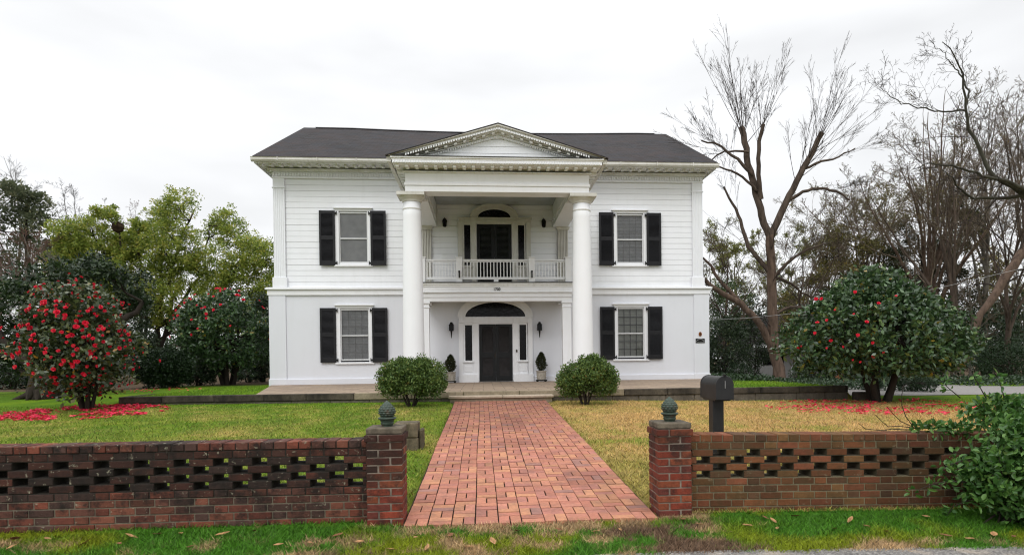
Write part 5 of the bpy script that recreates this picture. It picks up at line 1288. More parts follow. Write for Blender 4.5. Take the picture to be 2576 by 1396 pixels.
# -- olive half-evergreen trees
def leafy_tree(name, base, lobes, Y, rng, label, leafm, nper, L, W, trunk, barkm='bark_dark', ncl=8, clr=.42, dy=1.6, flat=.75, cat="tree", group=None, spread=.8, shell=.45, twigs=True, upb=.6, trunk_r=.14):
    """lobes: (x, z, r) of the crown's masses at depth Y"""
    e = tree_root(name, base, label, cat, group); C = []
    for x, z, r in lobes:
        y = Y + rng.uniform(-dy, dy); d = nz(rng.normal(size=(ncl, 3)) + np.array([0, -.15, .35])); C.append(np.array((x, y, z)) + d * np.array((r, r, r * flat)) * rng.uniform(.45, 1.0, (ncl, 1)))
    Cs = np.concatenate(C); pos, nr = clump(Cs, np.array([r for _, _, r in lobes]).repeat(ncl) * clr * rng.uniform(.7, 1.3, len(Cs)), nper, rng, shell, upb)
    V, Fq = leaves(pos, nr, L, W, rng, spread); a = np.clip(rng.beta(2, 2, len(pos)) + rng.uniform(-.22, .22, len(Cs)).repeat(nper), 0, 1)
    link("foliage", npmesh("foliage", V, Fq, [leafm], a), e)
    parts = []; tips = []
    for pts, r0, r1 in trunk:
        P, R = poly_tube(pts, r0, r1, 12, 7, .05, rng); parts.append(tubes(P, R, 7)); tips.append(P[0])
    TP = np.concatenate(tips)
    if twigs:
        for c in C:
            m_ = c.mean(0); d2 = ((TP - m_) ** 2).sum(1) + np.where(TP[:, 2] > m_[2] - .1, 50, 0); s = TP[np.argmin(d2)]
            mid_ = s * .5 + m_ * .5 + np.array([0, 0, -.15]); parts.append(tubes(*poly_tube([s, mid_, m_], .045, .02, 8, 5), 5))
            for q in c[:6]: parts.append(tubes(*poly_tube([mid_, (m_ + q) / 2, q], .018, .006, 5, 4), 4))
    branch_obj(parts, "trunk", M[barkm], e); return e
def lob(lst, Y): return [(float(at(x, y, Y)[0]), float(at(x, y, Y)[2]), r * Y / 1500) for x, y, r in lst]
def trk(lst, Y, r0, r1, dy=0): return ([tuple(at(x, y, Y + dy * i / len(lst))) for i, (x, y) in enumerate(lst)], r0, r1)
rng = np.random.default_rng(120); Y = 31
OG = "half-evergreen trees behind the camellia tree"
lo = [(2090, 640, 40), (2130, 600, 42), (2110, 700, 45), (2160, 660, 40), (2150, 740, 45), (2060, 720, 36), (2090, 790, 40), (2180, 720, 36), (2200, 620, 34), (2190, 790, 40)]
leafy_tree("olive_tree", gp(2140, Y), lob(lo, Y), Y, rng, "olive green half-evergreen tree with a gap-filled crown left above the camellia tree", M['olive'], 120, .16, .06, [trk([(2140, 960), (2135, 820), (2120, 700), (2110, 610)], Y, .14, .04), trk([(2140, 860), (2165, 760), (2185, 640)], Y, .09, .03)], 'bark_dark', 11, .55, 1.5, .85, group=OG)
lo = [(2260, 640, 45), (2310, 600, 48), (2350, 660, 48), (2290, 710, 48), (2400, 620, 42), (2390, 700, 48), (2330, 770, 48), (2420, 770, 45), (2250, 760, 42), (2240, 690, 40), (2450, 690, 36), (2380, 570, 36)]
leafy_tree("olive_tree", gp(2330, Y + 1), lob(lo, Y + 1), Y + 1, rng, "dark olive half-evergreen tree with a wide crown right above the camellia tree", leafmat('dark_olive_leaves', [(0, (.018, .024, .012)), (.5, (.035, .042, .018)), (.85, (.07, .066, .025)), (1, (.12, .085, .03))], .6, .2, .2), 125, .16, .06, [trk([(2330, 960), (2330, 830), (2320, 700), (2310, 590)], Y, .2, .05), trk([(2330, 860), (2380, 740), (2400, 620)], Y, .12, .04)], 'bark_dark', 12, .55, 1.6, .85, group=OG)
lo = [(2030, 760, 40), (2050, 700, 36), (2010, 800, 40), (2000, 850, 40), (2120, 800, 50), (2200, 800, 50), (2280, 800, 50), (2160, 850, 50), (2250, 850, 50), (2350, 840, 50), (2430, 830, 45), (2500, 760, 45), (2540, 700, 40), (2490, 680, 36)]
leafy_tree("olive_tree", gp(2240, 37), lob(lo, 37), 37, rng, "low olive brown tree mass filling the space behind the camellia tree", M['olive'], 110, .18, .07, [trk([(2240, 960), (2240, 860), (2200, 780)], 37, .12, .04), trk([(2300, 960), (2350, 850), (2480, 740)], 37, .12, .04), trk([(2150, 960), (2080, 850), (2040, 740)], 37, .10, .04)], 'bark_grey', 11, .55, 1.8, .85, group=OG)
lo = [(2200, 520, 34), (2240, 560, 36), (2290, 540, 36), (2350, 530, 38), (2400, 540, 36), (2440, 580, 36), (2310, 490, 30), (2380, 480, 30), (2160, 560, 30), (2090, 560, 28), (2500, 600, 34), (2540, 640, 34), (2060, 620, 28)]
leafy_tree("olive_tree", gp(2330, 40), lob(lo, 40), 40, rng, "sparse olive brown crown high behind the upswept bare tree", M['olive'], 60, .16, .06, [trk([(2330, 960), (2330, 760), (2310, 520)], 40, .2, .05), trk([(2320, 800), (2240, 640), (2200, 530)], 40, .1, .04), trk([(2330, 800), (2430, 640), (2440, 560)], 40, .1, .04)], 'bark_brown', 10, .6, 2.2, .85, group=OG, shell=.2)
# twiggy brown thicket between
for i, (px, Y, top, lb) in enumerate(((2290, 30, 560, "tall tangle of brown twigs rising behind the top of the camellia tree"), (2150, 32, 600, "tangle of brown twigs left above the camellia tree's top"), (2400, 33, 520, "tall tangle of grey-brown twigs right above the camellia tree"), (2040, 29, 690, "tangled brown thicket of thin stems between the forked trunk and the camellia tree"), (2440, 26, 640, "tangled grey thicket of thin stems in front of the leaning trunk's crown"), (2555, 33, 560, "fine brown twiggy thicket at the right border behind the dark shrubs"))):
    b = gp(px, Y); bare_tree("twiggy_thicket", b, ztop(top, Y, px) - b[2], 230 + i, lb, .09, (0, 0), .8, 'bark_grey', 'twigbrown', 8, .95, None, 0, fork_h=.1, cat="thicket", wig=.16, up=.1)

# -- leaning trunk and the oak reaching in from outside the right border
rng = np.random.default_rng(131)
tr = tree_root("leaning_tree", (17.9, 21.3, .4), "leaning bare tree with a curved trunk behind the driveway on the right")
tl = [(17.9, 21.3, .3), (18.1, 21.3, 1.05), (18.3, 21.2, 1.67), (18.5, 21.1, 2.5), (18.75, 21.0, 3.25), (19.3, 21.0, 3.95), (19.8, 21.0, 4.7), (20.35, 21.0, 5.4), (21.4, 21.0, 6.6), (22.6, 21, 8.4)]
P, R = poly_tube(tl, .20, .17, 18, 9, .02, rng); R[0] = np.interp(np.linspace(0, 1, 18), [0, .3, .45, 1], [.13, .12, .17, .14]); branch_obj([tubes(P, R, 10)], "trunk", M['bark_brown'], tr)
tw = []; b1 = grow(P, R, 16, .3, 1, .5, 1.2, 1.5, 3.6, 9, .1, .13, rng, .25, .25, True, .2); b2 = grow(*b1, 8, .2, 1, .4, .9, .3, .6, 6, .05, .15, rng, .5, .4); b3 = grow(*b2, 5, .2, 1, .4, .9, .3, .6, 4, .05, .2, rng, .6, .5)
branch_obj([tubes(*b1, 5), tubes(*b2, 3), tubes(*b3, 3)], "crown", M['twig'], tr)
tr = tree_root("oak_tree", (18.6, 17.0, .2), "lichen covered oak whose long crooked boughs reach in from the right border")
ob = dict(trunk=([(18.6, 17, 0), (18.5, 17, 2), (18.2, 17, 4), (17.6, 17, 5.4), (16.9, 17, 6.1)], .36, .2),
 Eup=([(17.4, 17.0, 5.6), (16.47, 17.0, 6.41), (15.66, 17.1, 6.84), (15.43, 17.2, 7.4), (15.17, 17.2, 7.94), (14.85, 17.2, 8.53), (14.73, 17.1, 9.01), (14.51, 17.0, 9.38), (14.45, 16.9, 9.87), (14.17, 16.8, 10.24), (13.88, 16.7, 10.5), (13.54, 16.6, 10.67)], .085, .010),
 Eleft=([(16.9, 17, 6.15), (16.47, 16.9, 6.44), (16.01, 16.8, 6.59), (15.66, 16.7, 6.67), (14.9, 16.6, 6.75), (14.27, 16.5, 6.9), (13.64, 16.4, 7.01), (13.01, 16.3, 7.02), (12.28, 16.2, 6.8)], .07, .008),
 Elow=([(16.9, 17, 6.1), (16.53, 17.1, 6.3), (15.66, 17.2, 6.32), (15.02, 17.3, 6.31), (14.62, 17.2, 6.5), (14.16, 17.0, 6.84), (13.7, 16.8, 7.0)], .065, .012),
 Eside=([(14.73, 17.1, 8.9), (14.28, 17.3, 8.9), (13.71, 17.4, 9.04), (13.14, 17.5, 9.18), (12.74, 17.6, 9.45), (12.4, 17.7, 9.82)], .028, .007),
 Eup2=([(14.74, 17.1, 9.12), (14.86, 17.2, 9.55), (14.74, 17.3, 10.09), (14.57, 17.4, 10.35), (14.28, 17.4, 10.78), (14.0, 17.5, 11.04)], .03, .007))
parts = [tubes(*poly_tube(*v, 22, 9, .025, rng), 9) for v in ob.values()]; branch_obj(parts, "trunk", M['bark_moss'], tr)
tw = []; RMIN = .0035
for k in ('Eup', 'Eleft', 'Elow', 'Eside', 'Eup2'):
    P, R = poly_tube(*ob[k], 22); b1 = grow(P, R, 13, .2, 1, .4, 1.1, .6, 1.9, 8, .05, .13, rng, .3, .3, True, .2); b2 = grow(*b1, 6, .2, 1, .4, 1.0, .3, .6, 6, .02, .2, rng, .55, .4); b3 = grow(*b2, 4, .2, 1, .4, 1., .3, .6, 4, .02, .2, rng, .6, .5); tw += [tubes(*b1, 4), tubes(*b2, 3), tubes(*b3, 3)]
    pts = b3[0].reshape(-1, 3)
branch_obj(tw, "crown", M['twig'], tr); RMIN = .006

# -- evergreen shrubs and hedges behind, right
def mass(name, px, py, rx, rz, Y, leafm, n, seed, label, cat="shrub", group=None, L=.12, W=.06, clr=None, nleaf=34, base=None, stems=4, ry=None):
    q = at(px, py, Y); s = Y / 1500; rng = np.random.default_rng(seed); rx_, rz_ = rx * s, rz * s; ry_ = ry or rx_ * .8
    b = (float(q[0]), Y, gz(float(q[0]), Y))
    return bush(name, b, (q[0], Y, max(q[2], b[2] + rz_ * .9)), (rx_, ry_, rz_), n, clr or min(rx_, rz_) * .26, nleaf, L, W, leafm, rng, label, cat, group, None, stems, .04, .2, .45, shell=.45)
EG = "evergreen shrubs beyond the lawn on the right"
mass("evergreen_shrub", 1825, 880, 62, 85, 30, M['darkleaf'], 150, 301, "tall dark evergreen shrub hugging the right side of the house", group=EG, nleaf=46)
mass("evergreen_shrub", 1895, 850, 55, 100, 34, M['darkleaf'], 150, 302, "tall mid green evergreen shrub directly left of the forked trunk", group=EG, nleaf=46)
mass("evergreen_tree", 1835, 770, 60, 70, 40, M['midleaf'], 140, 303, "bright mid green evergreen crown above the dark shrubs right of the house", "tree", EG, .14, .07, nleaf=46)
mass("evergreen_tree", 1985, 790, 70, 60, 42, M['midleaf'], 130, 304, "yellowish green evergreen crown seen right of the forked trunk", "tree", EG, .14, .07, nleaf=44)
mass("low_shrub", 1862, 938, 34, 24, 26.5, M['hedge'], 70, 305, "small round clipped shrub at the foot of the dark shrubs near the forked trunk", group=EG, L=.07, W=.035)
mass("low_shrub", 2075, 935, 95, 34, 24.5, M['darkleaf'], 150, 306, "long low dark shrub below the camellia tree's left side", group=EG, L=.09, W=.045, ry=1.0)
mass("evergreen_shrub", 2530, 915, 92, 58, 22.5, M['hedge'], 170, 307, "big rounded dark green shrub beside the driveway at the right border", group=EG, L=.09, W=.035, nleaf=44)
mass("evergreen_shrub", 2480, 850, 90, 80, 28, M['darkleaf'], 170, 308, "dark tall evergreen shrub behind the rounded shrub and leaning trunk", group=EG, nleaf=46)
mass("evergreen_tree", 2580, 790, 80, 80, 33, M['darkleaf'], 140, 309, "dark evergreen crown at the right border behind the leaning trunk", "tree", EG, nleaf=46)
mass("evergreen_shrub", 2330, 890, 75, 70, 30, M['darkleaf'], 140, 310, "dark evergreen shrub seen through under the camellia tree's crown", group=EG, nleaf=46)
mass("evergreen_shrub", 2210, 900, 55, 60, 34, M['darkleaf'], 120, 311, "dark evergreen shrub directly behind the camellia tree's trunk", group=EG, nleaf=40)
mass("juniper", 2300, 968, 62, 20, 17.4, M['hedge'], 90, 312, "low spreading juniper behind the camellia tree's trunk beside the driveway", "shrub", None, .06, .02, ry=.5)
mass("juniper", 2192, 962, 20, 24, 18.0, M['hedge'], 45, 313, "low bushy juniper close behind the camellia tree's trunk", "shrub", None, .06, .02, ry=.4)
rng = np.random.default_rng(320)
def ivy(name, x0, x1, y0f, y1f, n, label, hgt=.14):
    x = rng.uniform(x0, x1, n); y = y0f(x) + (y1f(x) - y0f(x)) * rng.uniform(0, 1, n); z = ground_h(x, y) + rng.uniform(.0, hgt, n)
    V, Fq = leaves(np.stack([x, y, z], 1), np.tile([0, -.4, 1.], (n, 1)), .09, .08, rng, .7); return tag(link(name, npmesh(name, V, Fq, [M['ivy']], rng.beta(2, 2, n))), label, "ground cover", kind="stuff")
ivy("ivy_ground_cover", 14.5, 34, lambda x: np.interp(x, [14, 17, 60], [20.5, 18.7, 18.1]), lambda x: np.interp(x, [14, 17, 60], [23, 21.5, 21.5]), 9000, "strip of dark ivy along the far edge of the driveway", .28)
ivy("ivy_ground_cover", 8.9, 13.6, lambda x: 20.6 - .9 * (x - 9), lambda x: 23.0 + 0 * x, 5000, "dark ivy around the foot of the forked tree behind the terrace lawn", .2)

# -- left side: old evergreen tree, hedge, light green trees, pine, bare trees
rng = np.random.default_rng(140)
bo = (-12.5, 17.85, gz(-12.5, 17.85)); Y = 17.9
lo = [(40, 720, 52), (120, 715, 50), (200, 715, 52), (280, 725, 48), (10, 780, 65), (90, 760, 50), (180, 765, 55), (260, 780, 52), (310, 770, 36), (20, 850, 50), (190, 840, 44), (10, 930, 45), (240, 690, 40), (310, 700, 34), (150, 690, 36), (-60, 760, 80), (-60, 880, 80), (280, 860, 40)]
e = leafy_tree("evergreen_tree", bo, lob(lo, Y + 1.2), Y + 1.2, rng, "dark spreading evergreen tree with a thick flared trunk behind the red camellia bush", M['darkleaf'], 60, .14, .065, [([(-12.5, 17.85, .4), (-12.3, 17.9, .9), (-12.2, 18.1, 1.5), (-12.5, 18.6, 2.6), (-12.6, 19, 3.6)], .36, .12), ([(-12.3, 17.9, .8), (-11.8, 18.1, 1.4), (-11.0, 18.6, 2.4), (-10.3, 19, 3.4)], .24, .06), ([(-12.3, 17.9, .9), (-13.2, 18.2, 1.7), (-14.2, 18.6, 2.6)], .22, .06)], 'bark_dark', 14, .48, 1.3, .9)
mb = MB()
for th, ln in ((3.3, .9), (2.6, .7), (-1.2, .55), (.2, .6), (4.4, .5)):
    mb.tube([(-12.45 + .1 * cos(th), 17.85 + .1 * sin(th), bo[2] + .5), (-12.45 + .3 * cos(th), 17.85 + .3 * sin(th), bo[2] + .12), (-12.45 + ln * .8 * cos(th), 17.85 + ln * .8 * sin(th), bo[2] - .03)], [.20, .11, .03], 8)
mb.build("root_flare", M['bark_dark'], e, smooth=True)
mass("clipped_hedge", 412, 930, 64, 46, 22.0, M['hedge'], 330, 330, "rounded dark clipped hedge bush between the two camellia bushes", "hedge", None, .085, .045, .17, 60)
LGs = "evergreen shrubs beyond the left lawn"
mass("evergreen_shrub", 660, 850, 40, 110, 27, M['darkleaf'], 150, 331, "tall dark evergreen shrub squeezed against the left corner of the house", group=LGs, nleaf=44)
mass("evergreen_shrub", 30, 930, 70, 50, 23, M['darkleaf'], 130, 332, "dark shrub at the left border behind the flared trunk", group=LGs, nleaf=40)
mass("evergreen_shrub", 230, 930, 70, 50, 26, M['darkleaf'], 130, 333, "dark shrub directly behind the red camellia bush", group=LGs, nleaf=40)
mass("evergreen_shrub", 345, 850, 45, 110, 30, M['darkleaf'], 140, 334, "tall narrow dark shrub between the red camellia bush and the hedge", group=LGs, nleaf=40)
mass("low_shrub", 500, 955, 40, 24, 23.5, M['darkleaf'], 70, 335, "low dark shrub between the clipped hedge and the second camellia", group=LGs, L=.09, W=.045)
mass("low_shrub", 625, 955, 45, 20, 27, M['ivy'], 70, 336, "low grey-green shrub seen under the second camellia near the house corner", group=LGs, L=.09, W=.045)
mass("evergreen_shrub", 500, 900, 60, 60, 40, M['darkleaf'], 110, 337, "far dark shrub behind the second camellia", group=LGs, nleaf=36)
rng = np.random.default_rng(150); Y = 36
cv = lambda l: [(x * .4614, 416 + y * .4614, r * .4614) for x, y, r in l]; cv2 = lambda l: [(x * .4614, 416 + y * .4614) for x, y in l]
D2 = [(1060, 215, 80), (960, 250, 70), (1200, 235, 70), (1130, 290, 80), (900, 330, 70), (1010, 345, 80), (1260, 330, 80), (1330, 400, 75), (1425, 430, 75), (860, 430, 70), (950, 450, 80), (1090, 420, 85), (1220, 470, 80), (1340, 520, 80), (1460, 520, 70), (830, 560, 70), (920, 570, 75), (1050, 560, 80), (1160, 600, 75), (1290, 620, 75), (1400, 620, 75), (760, 620, 80), (860, 680, 75), (1000, 680, 65), (700, 570, 55), (740, 690, 55), (1180, 700, 65), (1330, 720, 65), (1440, 700, 65), (1520, 480, 80), (1540, 620, 80), (800, 760, 70), (900, 790, 65), (1040, 780, 70), (1150, 800, 70), (1280, 800, 70), (1400, 800, 70), (660, 780, 65), (1250, 560, 60), (980, 500, 60), (1120, 520, 60), (880, 500, 60)]
D1 = [(500, 310, 60), (430, 350, 60), (560, 370, 70), (380, 430, 60), (470, 440, 70), (580, 440, 60), (360, 500, 55), (450, 520, 70), (550, 520, 70), (430, 590, 60), (530, 610, 60), (660, 270, 50), (725, 300, 45), (620, 330, 50), (740, 390, 50), (650, 450, 60), (610, 540, 60), (480, 660, 55), (600, 640, 55), (700, 490, 55), (520, 700, 60), (620, 720, 60), (430, 660, 55), (500, 560, 60), (600, 500, 55), (420, 390, 50), (520, 430, 55), (690, 560, 50), (690, 640, 50)]
GG = "yellow-green rounded evergreen trees behind the lawn on the left"
leafy_tree("light_green_tree", gp(400, Y), [(x, z - .8 * r, r * 1.34) for x, z, r in lob(cv(D2), Y)], Y, rng, "tall yellow-green tree with billowing rounded foliage next to the left side of the house", M['limeleaf'], 46, .145, .068,
 [trk(cv2([(845, 1090), (850, 1000), (870, 850), (880, 600), (900, 350)]), Y, .16, .05), trk(cv2([(870, 1000), (930, 780), (930, 560), (1010, 350), (1060, 240)]), Y, .13, .04), trk(cv2([(870, 880), (1000, 740), (1120, 560), (1140, 330)]), Y, .11, .03), trk(cv2([(860, 960), (1000, 850), (1200, 700), (1320, 520), (1330, 430)]), Y, .10, .03)], 'bark_dark', 34, .30, 1.7, .9, group=GG, shell=.3)
e = leafy_tree("light_green_tree", gp(330, Y - 1), [(x, z - .8 * r, r * 1.36) for x, z, r in lob(cv(D1), Y - 1)], Y - 1, rng, "shorter yellow-green tree with a dark leafy nest in its top, left of the tall one", M['limeleaf'], 46, .145, .068,
 [trk(cv2([(770, 1090), (770, 1010), (770, 760), (660, 560), (645, 330)]), Y - 1, .13, .04), trk(cv2([(800, 1060), (790, 700), (760, 480), (740, 370)]), Y - 1, .11, .04), trk(cv2([(770, 760), (600, 620), (560, 440), (500, 340)]), Y - 1, .09, .03), trk(cv2([(700, 690), (560, 600), (450, 500)]), Y - 1, .07, .02)], 'bark_dark', 34, .30, 1.5, .9, group=GG, shell=.3)
q = at(296, 572, Y - 2); mb = MB(); mb.lathe(0, 0, [(.02, -.34), (.22, -.2), (.30, 0), (.24, .2), (.05, .32)], 12); nm = mb.me("nest", M['nest']); 
for v_ in nm.vertices: v_.co *= 1 + .25 * (vnoise(v_.co.x * 9, v_.co.z * 9 + v_.co.y * 7, 3) - .5)
tag(link("leaf_nest", nm, None, Vector(q)), "dark ball-shaped leaf nest high in the shorter yellow-green tree", "nest")
# pine far left
rng = np.random.default_rng(160); Y = 48
lo = [(30, 500, 30), (70, 495, 32), (110, 530, 32), (20, 550, 38), (80, 555, 38), (130, 580, 34), (40, 610, 42), (110, 630, 38), (150, 640, 30), (60, 670, 40), (-20, 580, 45), (-30, 650, 50), (130, 690, 34), (175, 660, 22)]
leafy_tree("pine_tree", gp(70, Y), lob(lo, Y), Y, rng, "dark rounded pine crown far away at the left border", leafmat('far_pine_needles', [(0, (.060, .075, .042)), (.6, (.095, .115, .062)), (1, (.20, .20, .11))], .7, .2, .5), 42, .34, .12, [trk([(70, 940), (70, 780), (65, 600), (70, 510)], Y, .3, .08)], 'bark_dark', 12, .5, 1.5, .85, upb=.8)
BG = "bare winter trees beyond the left lawn"
b = gp(205, 50); bare_tree("bare_tree", b, ztop(445, 50, 205) - b[2], 241, "bare grey tree with a forked top rising between the pine and the yellow-green trees", .2, (0, 0), .55, 'bark_grey', 'twig', 8, 1.0, None, 0, group=BG, fork_h=.45)
b = gp(60, 54); bare_tree("bare_tree", b, ztop(415, 54, 60) - b[2], 242, "bare grey tree whose twigs show above the dark pine", .2, (0, 0), .55, 'bark_grey', 'twig', 8, .9, None, 0, group=BG, fork_h=.5)
b = gp(60, 27); bare_tree("bare_tree", b, ztop(560, 27, 60) - b[2], 243, "bare reddish twigged tree in front of the pine at the left border", .16, (.6, 0), .8, 'bark_grey', 'twigred', 9, 1.2, None, 0, group=BG, fork_h=.25, up=.05, wig=.13)
b = gp(150, 30); bare_tree("bare_tree", b, ztop(600, 30, 150) - b[2], 244, "bare pale branched tree with arching limbs above the dark evergreen tree", .15, (-.8, 0), .9, 'bark_grey', 'twiggrey', 8, 1.0, None, 0, group=BG, fork_h=.25, up=.0, wig=.13)
b = gp(355, 46); bare_tree("bare_tree", b, ztop(520, 46, 355) - b[2], 245, "bare reddish tree showing between the two yellow-green trees", .15, (0, 0), .6, 'bark_grey', 'twigred', 8, 1.0, None, 0, group=BG, fork_h=.35)
b = gp(-20, 33); bare_tree("bare_tree", b, ztop(520, 33, -20) - b[2], 246, "bare reddish tree half outside the left border", .16, (.5, 0), .7, 'bark_grey', 'twigred', 9, 1.1, None, 0, group=BG, fork_h=.25)
b = gp(480, 44); bare_tree("twiggy_thicket", b, 5.5, 247, "brown twiggy thicket seen under the tall yellow-green tree", .07, (0, 0), .9, 'bark_grey', 'twigred', 10, 1.0, None, 0, fork_h=.1, cat="thicket")
# distant woods that read as one mass
def woods(name, x0, x1, y0, y1, h0, h1, n, leafm, seed, label):
    rng = np.random.default_rng(seed); x = rng.uniform(x0, x1, n); y = rng.uniform(y0, y1, n); hh = h0 + (h1 - h0) * fbm(x * .16, y * .1, seed, 3); z = rng.uniform(0, 1, n) ** .8 * hh
    pos, nr = clump(np.stack([x, y, z], 1), rng.uniform(.4, .9, n), 22, rng, .4, .4); V, Fq = leaves(pos, nr, .34, .16, rng, .8)
    tag(link(name, npmesh(name, V, Fq, [leafm], np.clip(rng.beta(2, 2, len(pos)) + rng.uniform(-.2, .2, n).repeat(22), 0, 1))), label, "woods", kind="stuff")
woods("distant_woods", -75, -9, 50, 62, 2.5, 7.0, 2100, M['darkleaf'], 401, "low dark line of distant woods behind everything on the left")
woods("distant_woods", 10, 80, 48, 62, 2.5, 7.0, 1900, M['darkleaf'], 402, "dark line of distant woods behind everything on the right")

# ------------------------------------------------------------------ neighbour's house, car, brick pier, cable
nb = empty("neighbour_house", (20.5, 38.5, .0), "low grey neighbouring house with a white eave glimpsed behind the forked tree", "house")
mb = MB(); mb.box(18.0, 28, 38, 44, -.2, 2.2); mb.build("wall", M['greywall'], nb)
mb = MB(); mb.mesh([(17.4, 37.3, 2.32), (28.6, 37.3, 2.32), (28.6, 41, 4.5), (17.4, 41, 4.5), (28.6, 44.7, 2.32), (17.4, 44.7, 2.32)], [(0, 1, 2, 3), (3, 2, 4, 5), (0, 3, 5), (1, 4, 2)]); mb.build("roof", M['shingle'], nb)
mb = MB(); mb.box(17.4, 28.6, 37.25, 37.3, 2.13, 2.33); mb.build("fascia", M['trim'], nb)
mb = MB(); mb.box(18.4, 19.8, 37.95, 37.99, 1.0, 1.9); mb.build("window", M['leaded'], nb)
# car
cx_, cy_, cz_ = 19.2, 30.0, gz(19.2, 30)
ca = empty("parked_car", (cx_, cy_, cz_), "silver parked car seen from behind under the camellia tree's crown", "car")
def cs(y): 
    k = np.interp(y, [0, .1, .5, 1.1, 2.4, 3.2, 4.3, 4.5], [.82, 1.0, 1.42, 1.5, 1.45, .98, .88, .7]); return k
mb = MB(); ysn = [0, .06, .12, .3, .5, .8, 1.1, 1.8, 2.4, 2.9, 3.2, 3.8, 4.3, 4.45]; rings = []
for y in ysn:
    top = cs(y); sh = .92; w = .86 if .1 < y < 4.3 else .78
    pr = [(-w, .28), (-w - .02, .55), (-w, min(sh, top)), (-w + .12 + (.1 if top > 1.2 else 0), max(min(sh, top), top - .08) if top > sh else top), (-.4, top), (.4, top), (w - .12 - (.1 if top > 1.2 else 0), max(min(sh, top), top - .08) if top > sh else top), (w, min(sh, top)), (w + .02, .55), (w, .28)]
    rings.append([(cx_ + x, cy_ + y, cz_ + z_) for x, z_ in pr])
n = 10; v = [p for r in rings for p in r]; f = [(i * n + j, i * n + (j + 1) % n, (i + 1) * n + (j + 1) % n, (i + 1) * n + j) for i in range(len(rings) - 1) for j in range(n)] + [tuple(reversed(range(n))), tuple(range((len(rings) - 1) * n, len(rings) * n))]
mb.mesh(v, f); mb.build("body", M['carpaint'], ca, bevel=.03, seg=2)
mb = MB(); mb.mesh([(cx_ - .62, cy_ + .16, cz_ + 1.03), (cx_ + .62, cy_ + .16, cz_ + 1.03), (cx_ + .5, cy_ + .47, cz_ + 1.37), (cx_ - .5, cy_ + .47, cz_ + 1.37)], [(0, 1, 2, 3)]); mb.build("rear_window", M['carglass'], ca)
for sx in (-1, 1):
    mb = MB(); mb.box(cx_ + sx * .74 - .1, cx_ + sx * .74 + .1, cy_ - .03, cy_ + .1, cz_ + .68, cz_ + .86); mb.build("tail_lamp", M['lampred'], ca)
    for yy in (.8, 3.5):
        mb = MB(); xo = cx_ + sx * .78; ring = [(xo, yy + cy_ + .31 * cos(2 * pi * k / 20), cz_ + .31 + .31 * sin(2 * pi * k / 20)) for k in range(20)]
        vv = [(xo - .09, y, z_) for _, y, z_ in ring] + [(xo + .09, y, z_) for _, y, z_ in ring]; mb.mesh(vv, [tuple(range(20)), tuple(reversed(range(20, 40)))] + [(k, (k + 1) % 20, (k + 1) % 20 + 20, k + 20) for k in range(20)]); mb.build("wheel", M['tyre'], ca)
mb = MB(); mb.box(cx_ - .80, cx_ + .80, cy_ - .05, cy_ + .0, cz_ + .3, cz_ + .6); mb.build("bumper", M['tyre'], ca)
e = empty("brick_pier", (18.1, 29.2, gz(18.1, 29.2)), "low orange brick pier beside the silver car under the camellia tree's crown", "pier"); mb = MB(); rng = np.random.default_rng(8); z = gz(18.1, 29.2) - .1
for c_ in range(9):
    for k in range(3): mb.cur = np.array((.34, .13, .06)) * rng.uniform(.7, 1.2); o = .1 * (c_ % 2); mb.box(17.8 + k * .22 - o * .5, 18.01 + k * .22 - o * .5, 29.0, 29.35, z + c_ * .072, z + c_ * .072 + .062)
mb.build("brickwork", M['brickR'], e); mb = MB(); mb.box(17.79, 18.36, 29.01, 29.34, z, z + .64); mb.build("mortar", M['mortarP'], e)
mb = MB(); pts = resample([(8.66, 23.6, 3.02), (10.5, 22.8, 3.05), (12.36, 22.0, 3.21), (14.5, 21.5, 3.52), (16.73, 21.0, 3.95), (20.06, 20.0, 4.74), (26, 18.5, 6.4)], 30); mb.tube(pts, .008, 6)
tag(mb.build("utility_cable", M['cable']), "thin pale overhead cable running from the house across the bare trees to the right", "cable")

# ------------------------------------------------------------------ grass blades and fallen leaves
rng = np.random.default_rng(500)
def blades(name, x, y, hgt, wid, label, mod=1.0, jit=.12):
    n = len(x); z = ground_h(x, y); jx = x + rng.normal(size=n) * jit; jy = y + rng.normal(size=n) * jit; jy = np.where(y < 5.6, np.minimum(jy, 5.58), np.maximum(jy, 5.62)); c = gcolor(jx, jy) * rng.uniform(.35, 1.7, (n, 1)) * mod; d = rng.normal(size=(n, 2)) * .75; h_ = hgt * rng.uniform(.5, 1.2, n)
    b = np.stack([x, y, z - .004], 1); th = rng.uniform(0, 2 * pi, n); s = np.stack([np.cos(th), np.sin(th), np.zeros(n)], 1) * wid * .5
    tip = b + np.stack([d[:, 0] * h_, d[:, 1] * h_, h_], 1)
    V = np.stack([b - s, b + s, tip], 1).reshape(-1, 3); Fq = np.arange(3 * n).reshape(n, 3); me = npmesh(name, V, Fq, [M['blade']])
    a = me.attributes.new("gcol", 'FLOAT_COLOR', 'FACE'); a.data.foreach_set("color", np.concatenate([c, np.ones((n, 1))], 1).astype(np.float32).ravel())
    return tag(link(name, me), label, "grass", kind="stuff")
n = 90000; x = rng.uniform(-5.2, 6.2, n); y = rng.uniform(4.2, 5.64, n); e_ = road_edge(x)
gr = fbm(x * 1.5, y * 2.6, 7, 3); onroad = y < e_ - .03 - .10 * rng.uniform(0, 1, n); inpath = (x > PX0 - .02) & (x < PX1 + .02) & (y > 5.415); inp = ((x > -1.08) & (x < -.74) & (y > 5.51)) | ((x > 1.64) & (x < 1.99) & (y > 5.54))
ok = ~(onroad | inpath | inp); x, y = x[ok], y[ok]
blades("verge_grass", x, y, .045, .010, "tufts of green and straw coloured grass on the verge in front of the brick wall", 1.1, .03)
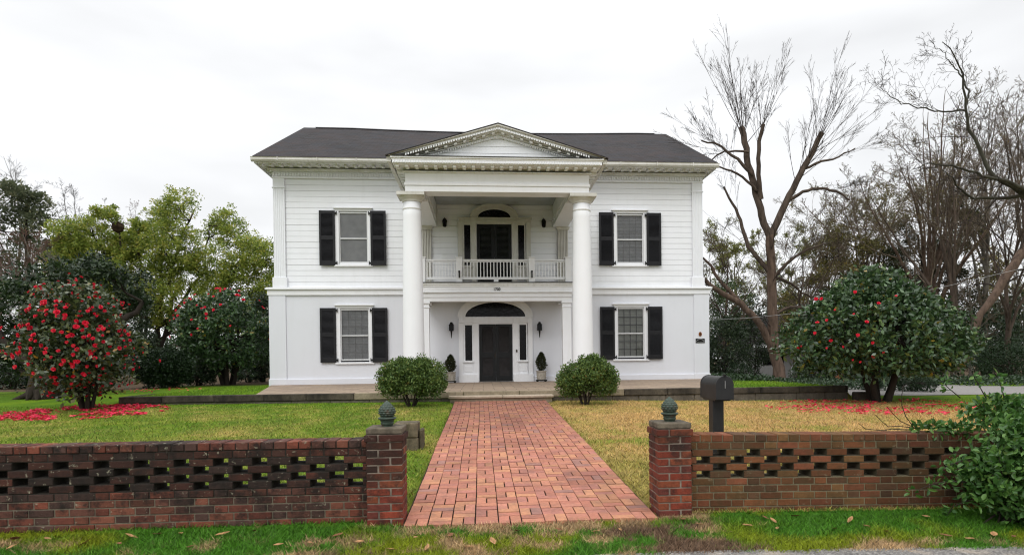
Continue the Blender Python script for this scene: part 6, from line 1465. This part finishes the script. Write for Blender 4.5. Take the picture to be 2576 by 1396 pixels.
n = 210000; y = 5.8 + (15.8 - 5.8) * rng.uniform(0, 1, n) ** 1.5; x = rng.uniform(-1, 1, n) * (4.5 + .75 * y) + .2
ok = ~((x > PX0 - .03) & (x < PX1 + .03)) & ~((x > 10.6) & (y > 15)); x, y = x[ok], y[ok]
blades("lawn_grass", x, y, .045, .016, "short mown grass blades of the front lawn", 1.0, .35)
n = 16000; y = rng.uniform(16.02, 22, n); x = np.where(rng.uniform(0, 1, n) < .5, rng.uniform(-9.0, -6.2, n), rng.uniform(6.9, 10, n))
ok = ((x < 0) & (x < -5.9 - (y - 15.98) * .285)) | ((x > 0) & (x > 6.95 + (y - 15.98) * .285)); x, y = x[ok], y[ok]
blades("side_lawn_grass", x, y, .05, .014, "grass on the raised side lawns of the terrace", 1.15)
# fallen leaves on the verge
def leafm_(seed, L):
    rg = np.random.default_rng(seed); V = []; n = 6
    for i in range(n + 1):
        t_ = i / n; w = L * .22 * sin(pi * min(t_ * .96 + .03, 1)) ** .8; z = .25 * L * (t_ - .5) ** 2 + .004 + rg.normal() * .001; V += [(L * (t_ - .5), -w, z + w * .35), (L * (t_ - .5), 0, z), (L * (t_ - .5), w, z + w * .3)]
    Fq = [(i * 3 + k, (i + 1) * 3 + k, (i + 1) * 3 + k + 1, i * 3 + k + 1) for i in range(n) for k in range(2)]
    return npmesh("fallen_leaf", V, Fq, [M['deadleaf'] if seed % 3 else M['deadleaf2']])
lm = [leafm_(i, L) for i, L in enumerate((.105, .085, .12, .075, .09, .06))]
spots = [(40, 1365), (120, 1372), (215, 1382), (300, 1383), (30, 1392), (150, 1350), (395, 1352), (455, 1345), (560, 1360), (640, 1345), (700, 1383), (780, 1378), (850, 1362), (905, 1375), (330, 1366), (480, 1388), (985, 1390), (1045, 1365), (1135, 1360), (1180, 1383), (1240, 1372), (1405, 1346), (1500, 1350), (1560, 1345), (1720, 1318), (1760, 1330), (1880, 1330), (1925, 1300), (1945, 1317), (1955, 1334), (2000, 1305), (2100, 1332), (2140, 1312), (2180, 1325), (2230, 1335), (2320, 1330), (2380, 1340), (2440, 1345), (2500, 1335), (2550, 1338), (2330, 1300), (1650, 1340), (1300, 1350), (1075, 1385)]
for i, (px, py) in enumerate(spots):
    d = CF + CR * (px - CX) / F_ - CU * (py - CY) / F_; p = np.array([0, 0, EYE]) + d * ((-.03 - EYE) / d[2]); 
    if p[1] > 5.42: p = p * np.array([5.38 / p[1], 5.38 / p[1], 1])
    o = link("fallen_leaf", lm[i % 6], None, (p[0], p[1], gz(p[0], p[1]) + .026)); o.rotation_euler = (rng.normal() * .2, rng.normal() * .2, rng.uniform(0, 2 * pi))
    tag(o, "dry brown leaf lying on the grass verge between wall and road", "leaf", "dry leaves scattered on the verge")
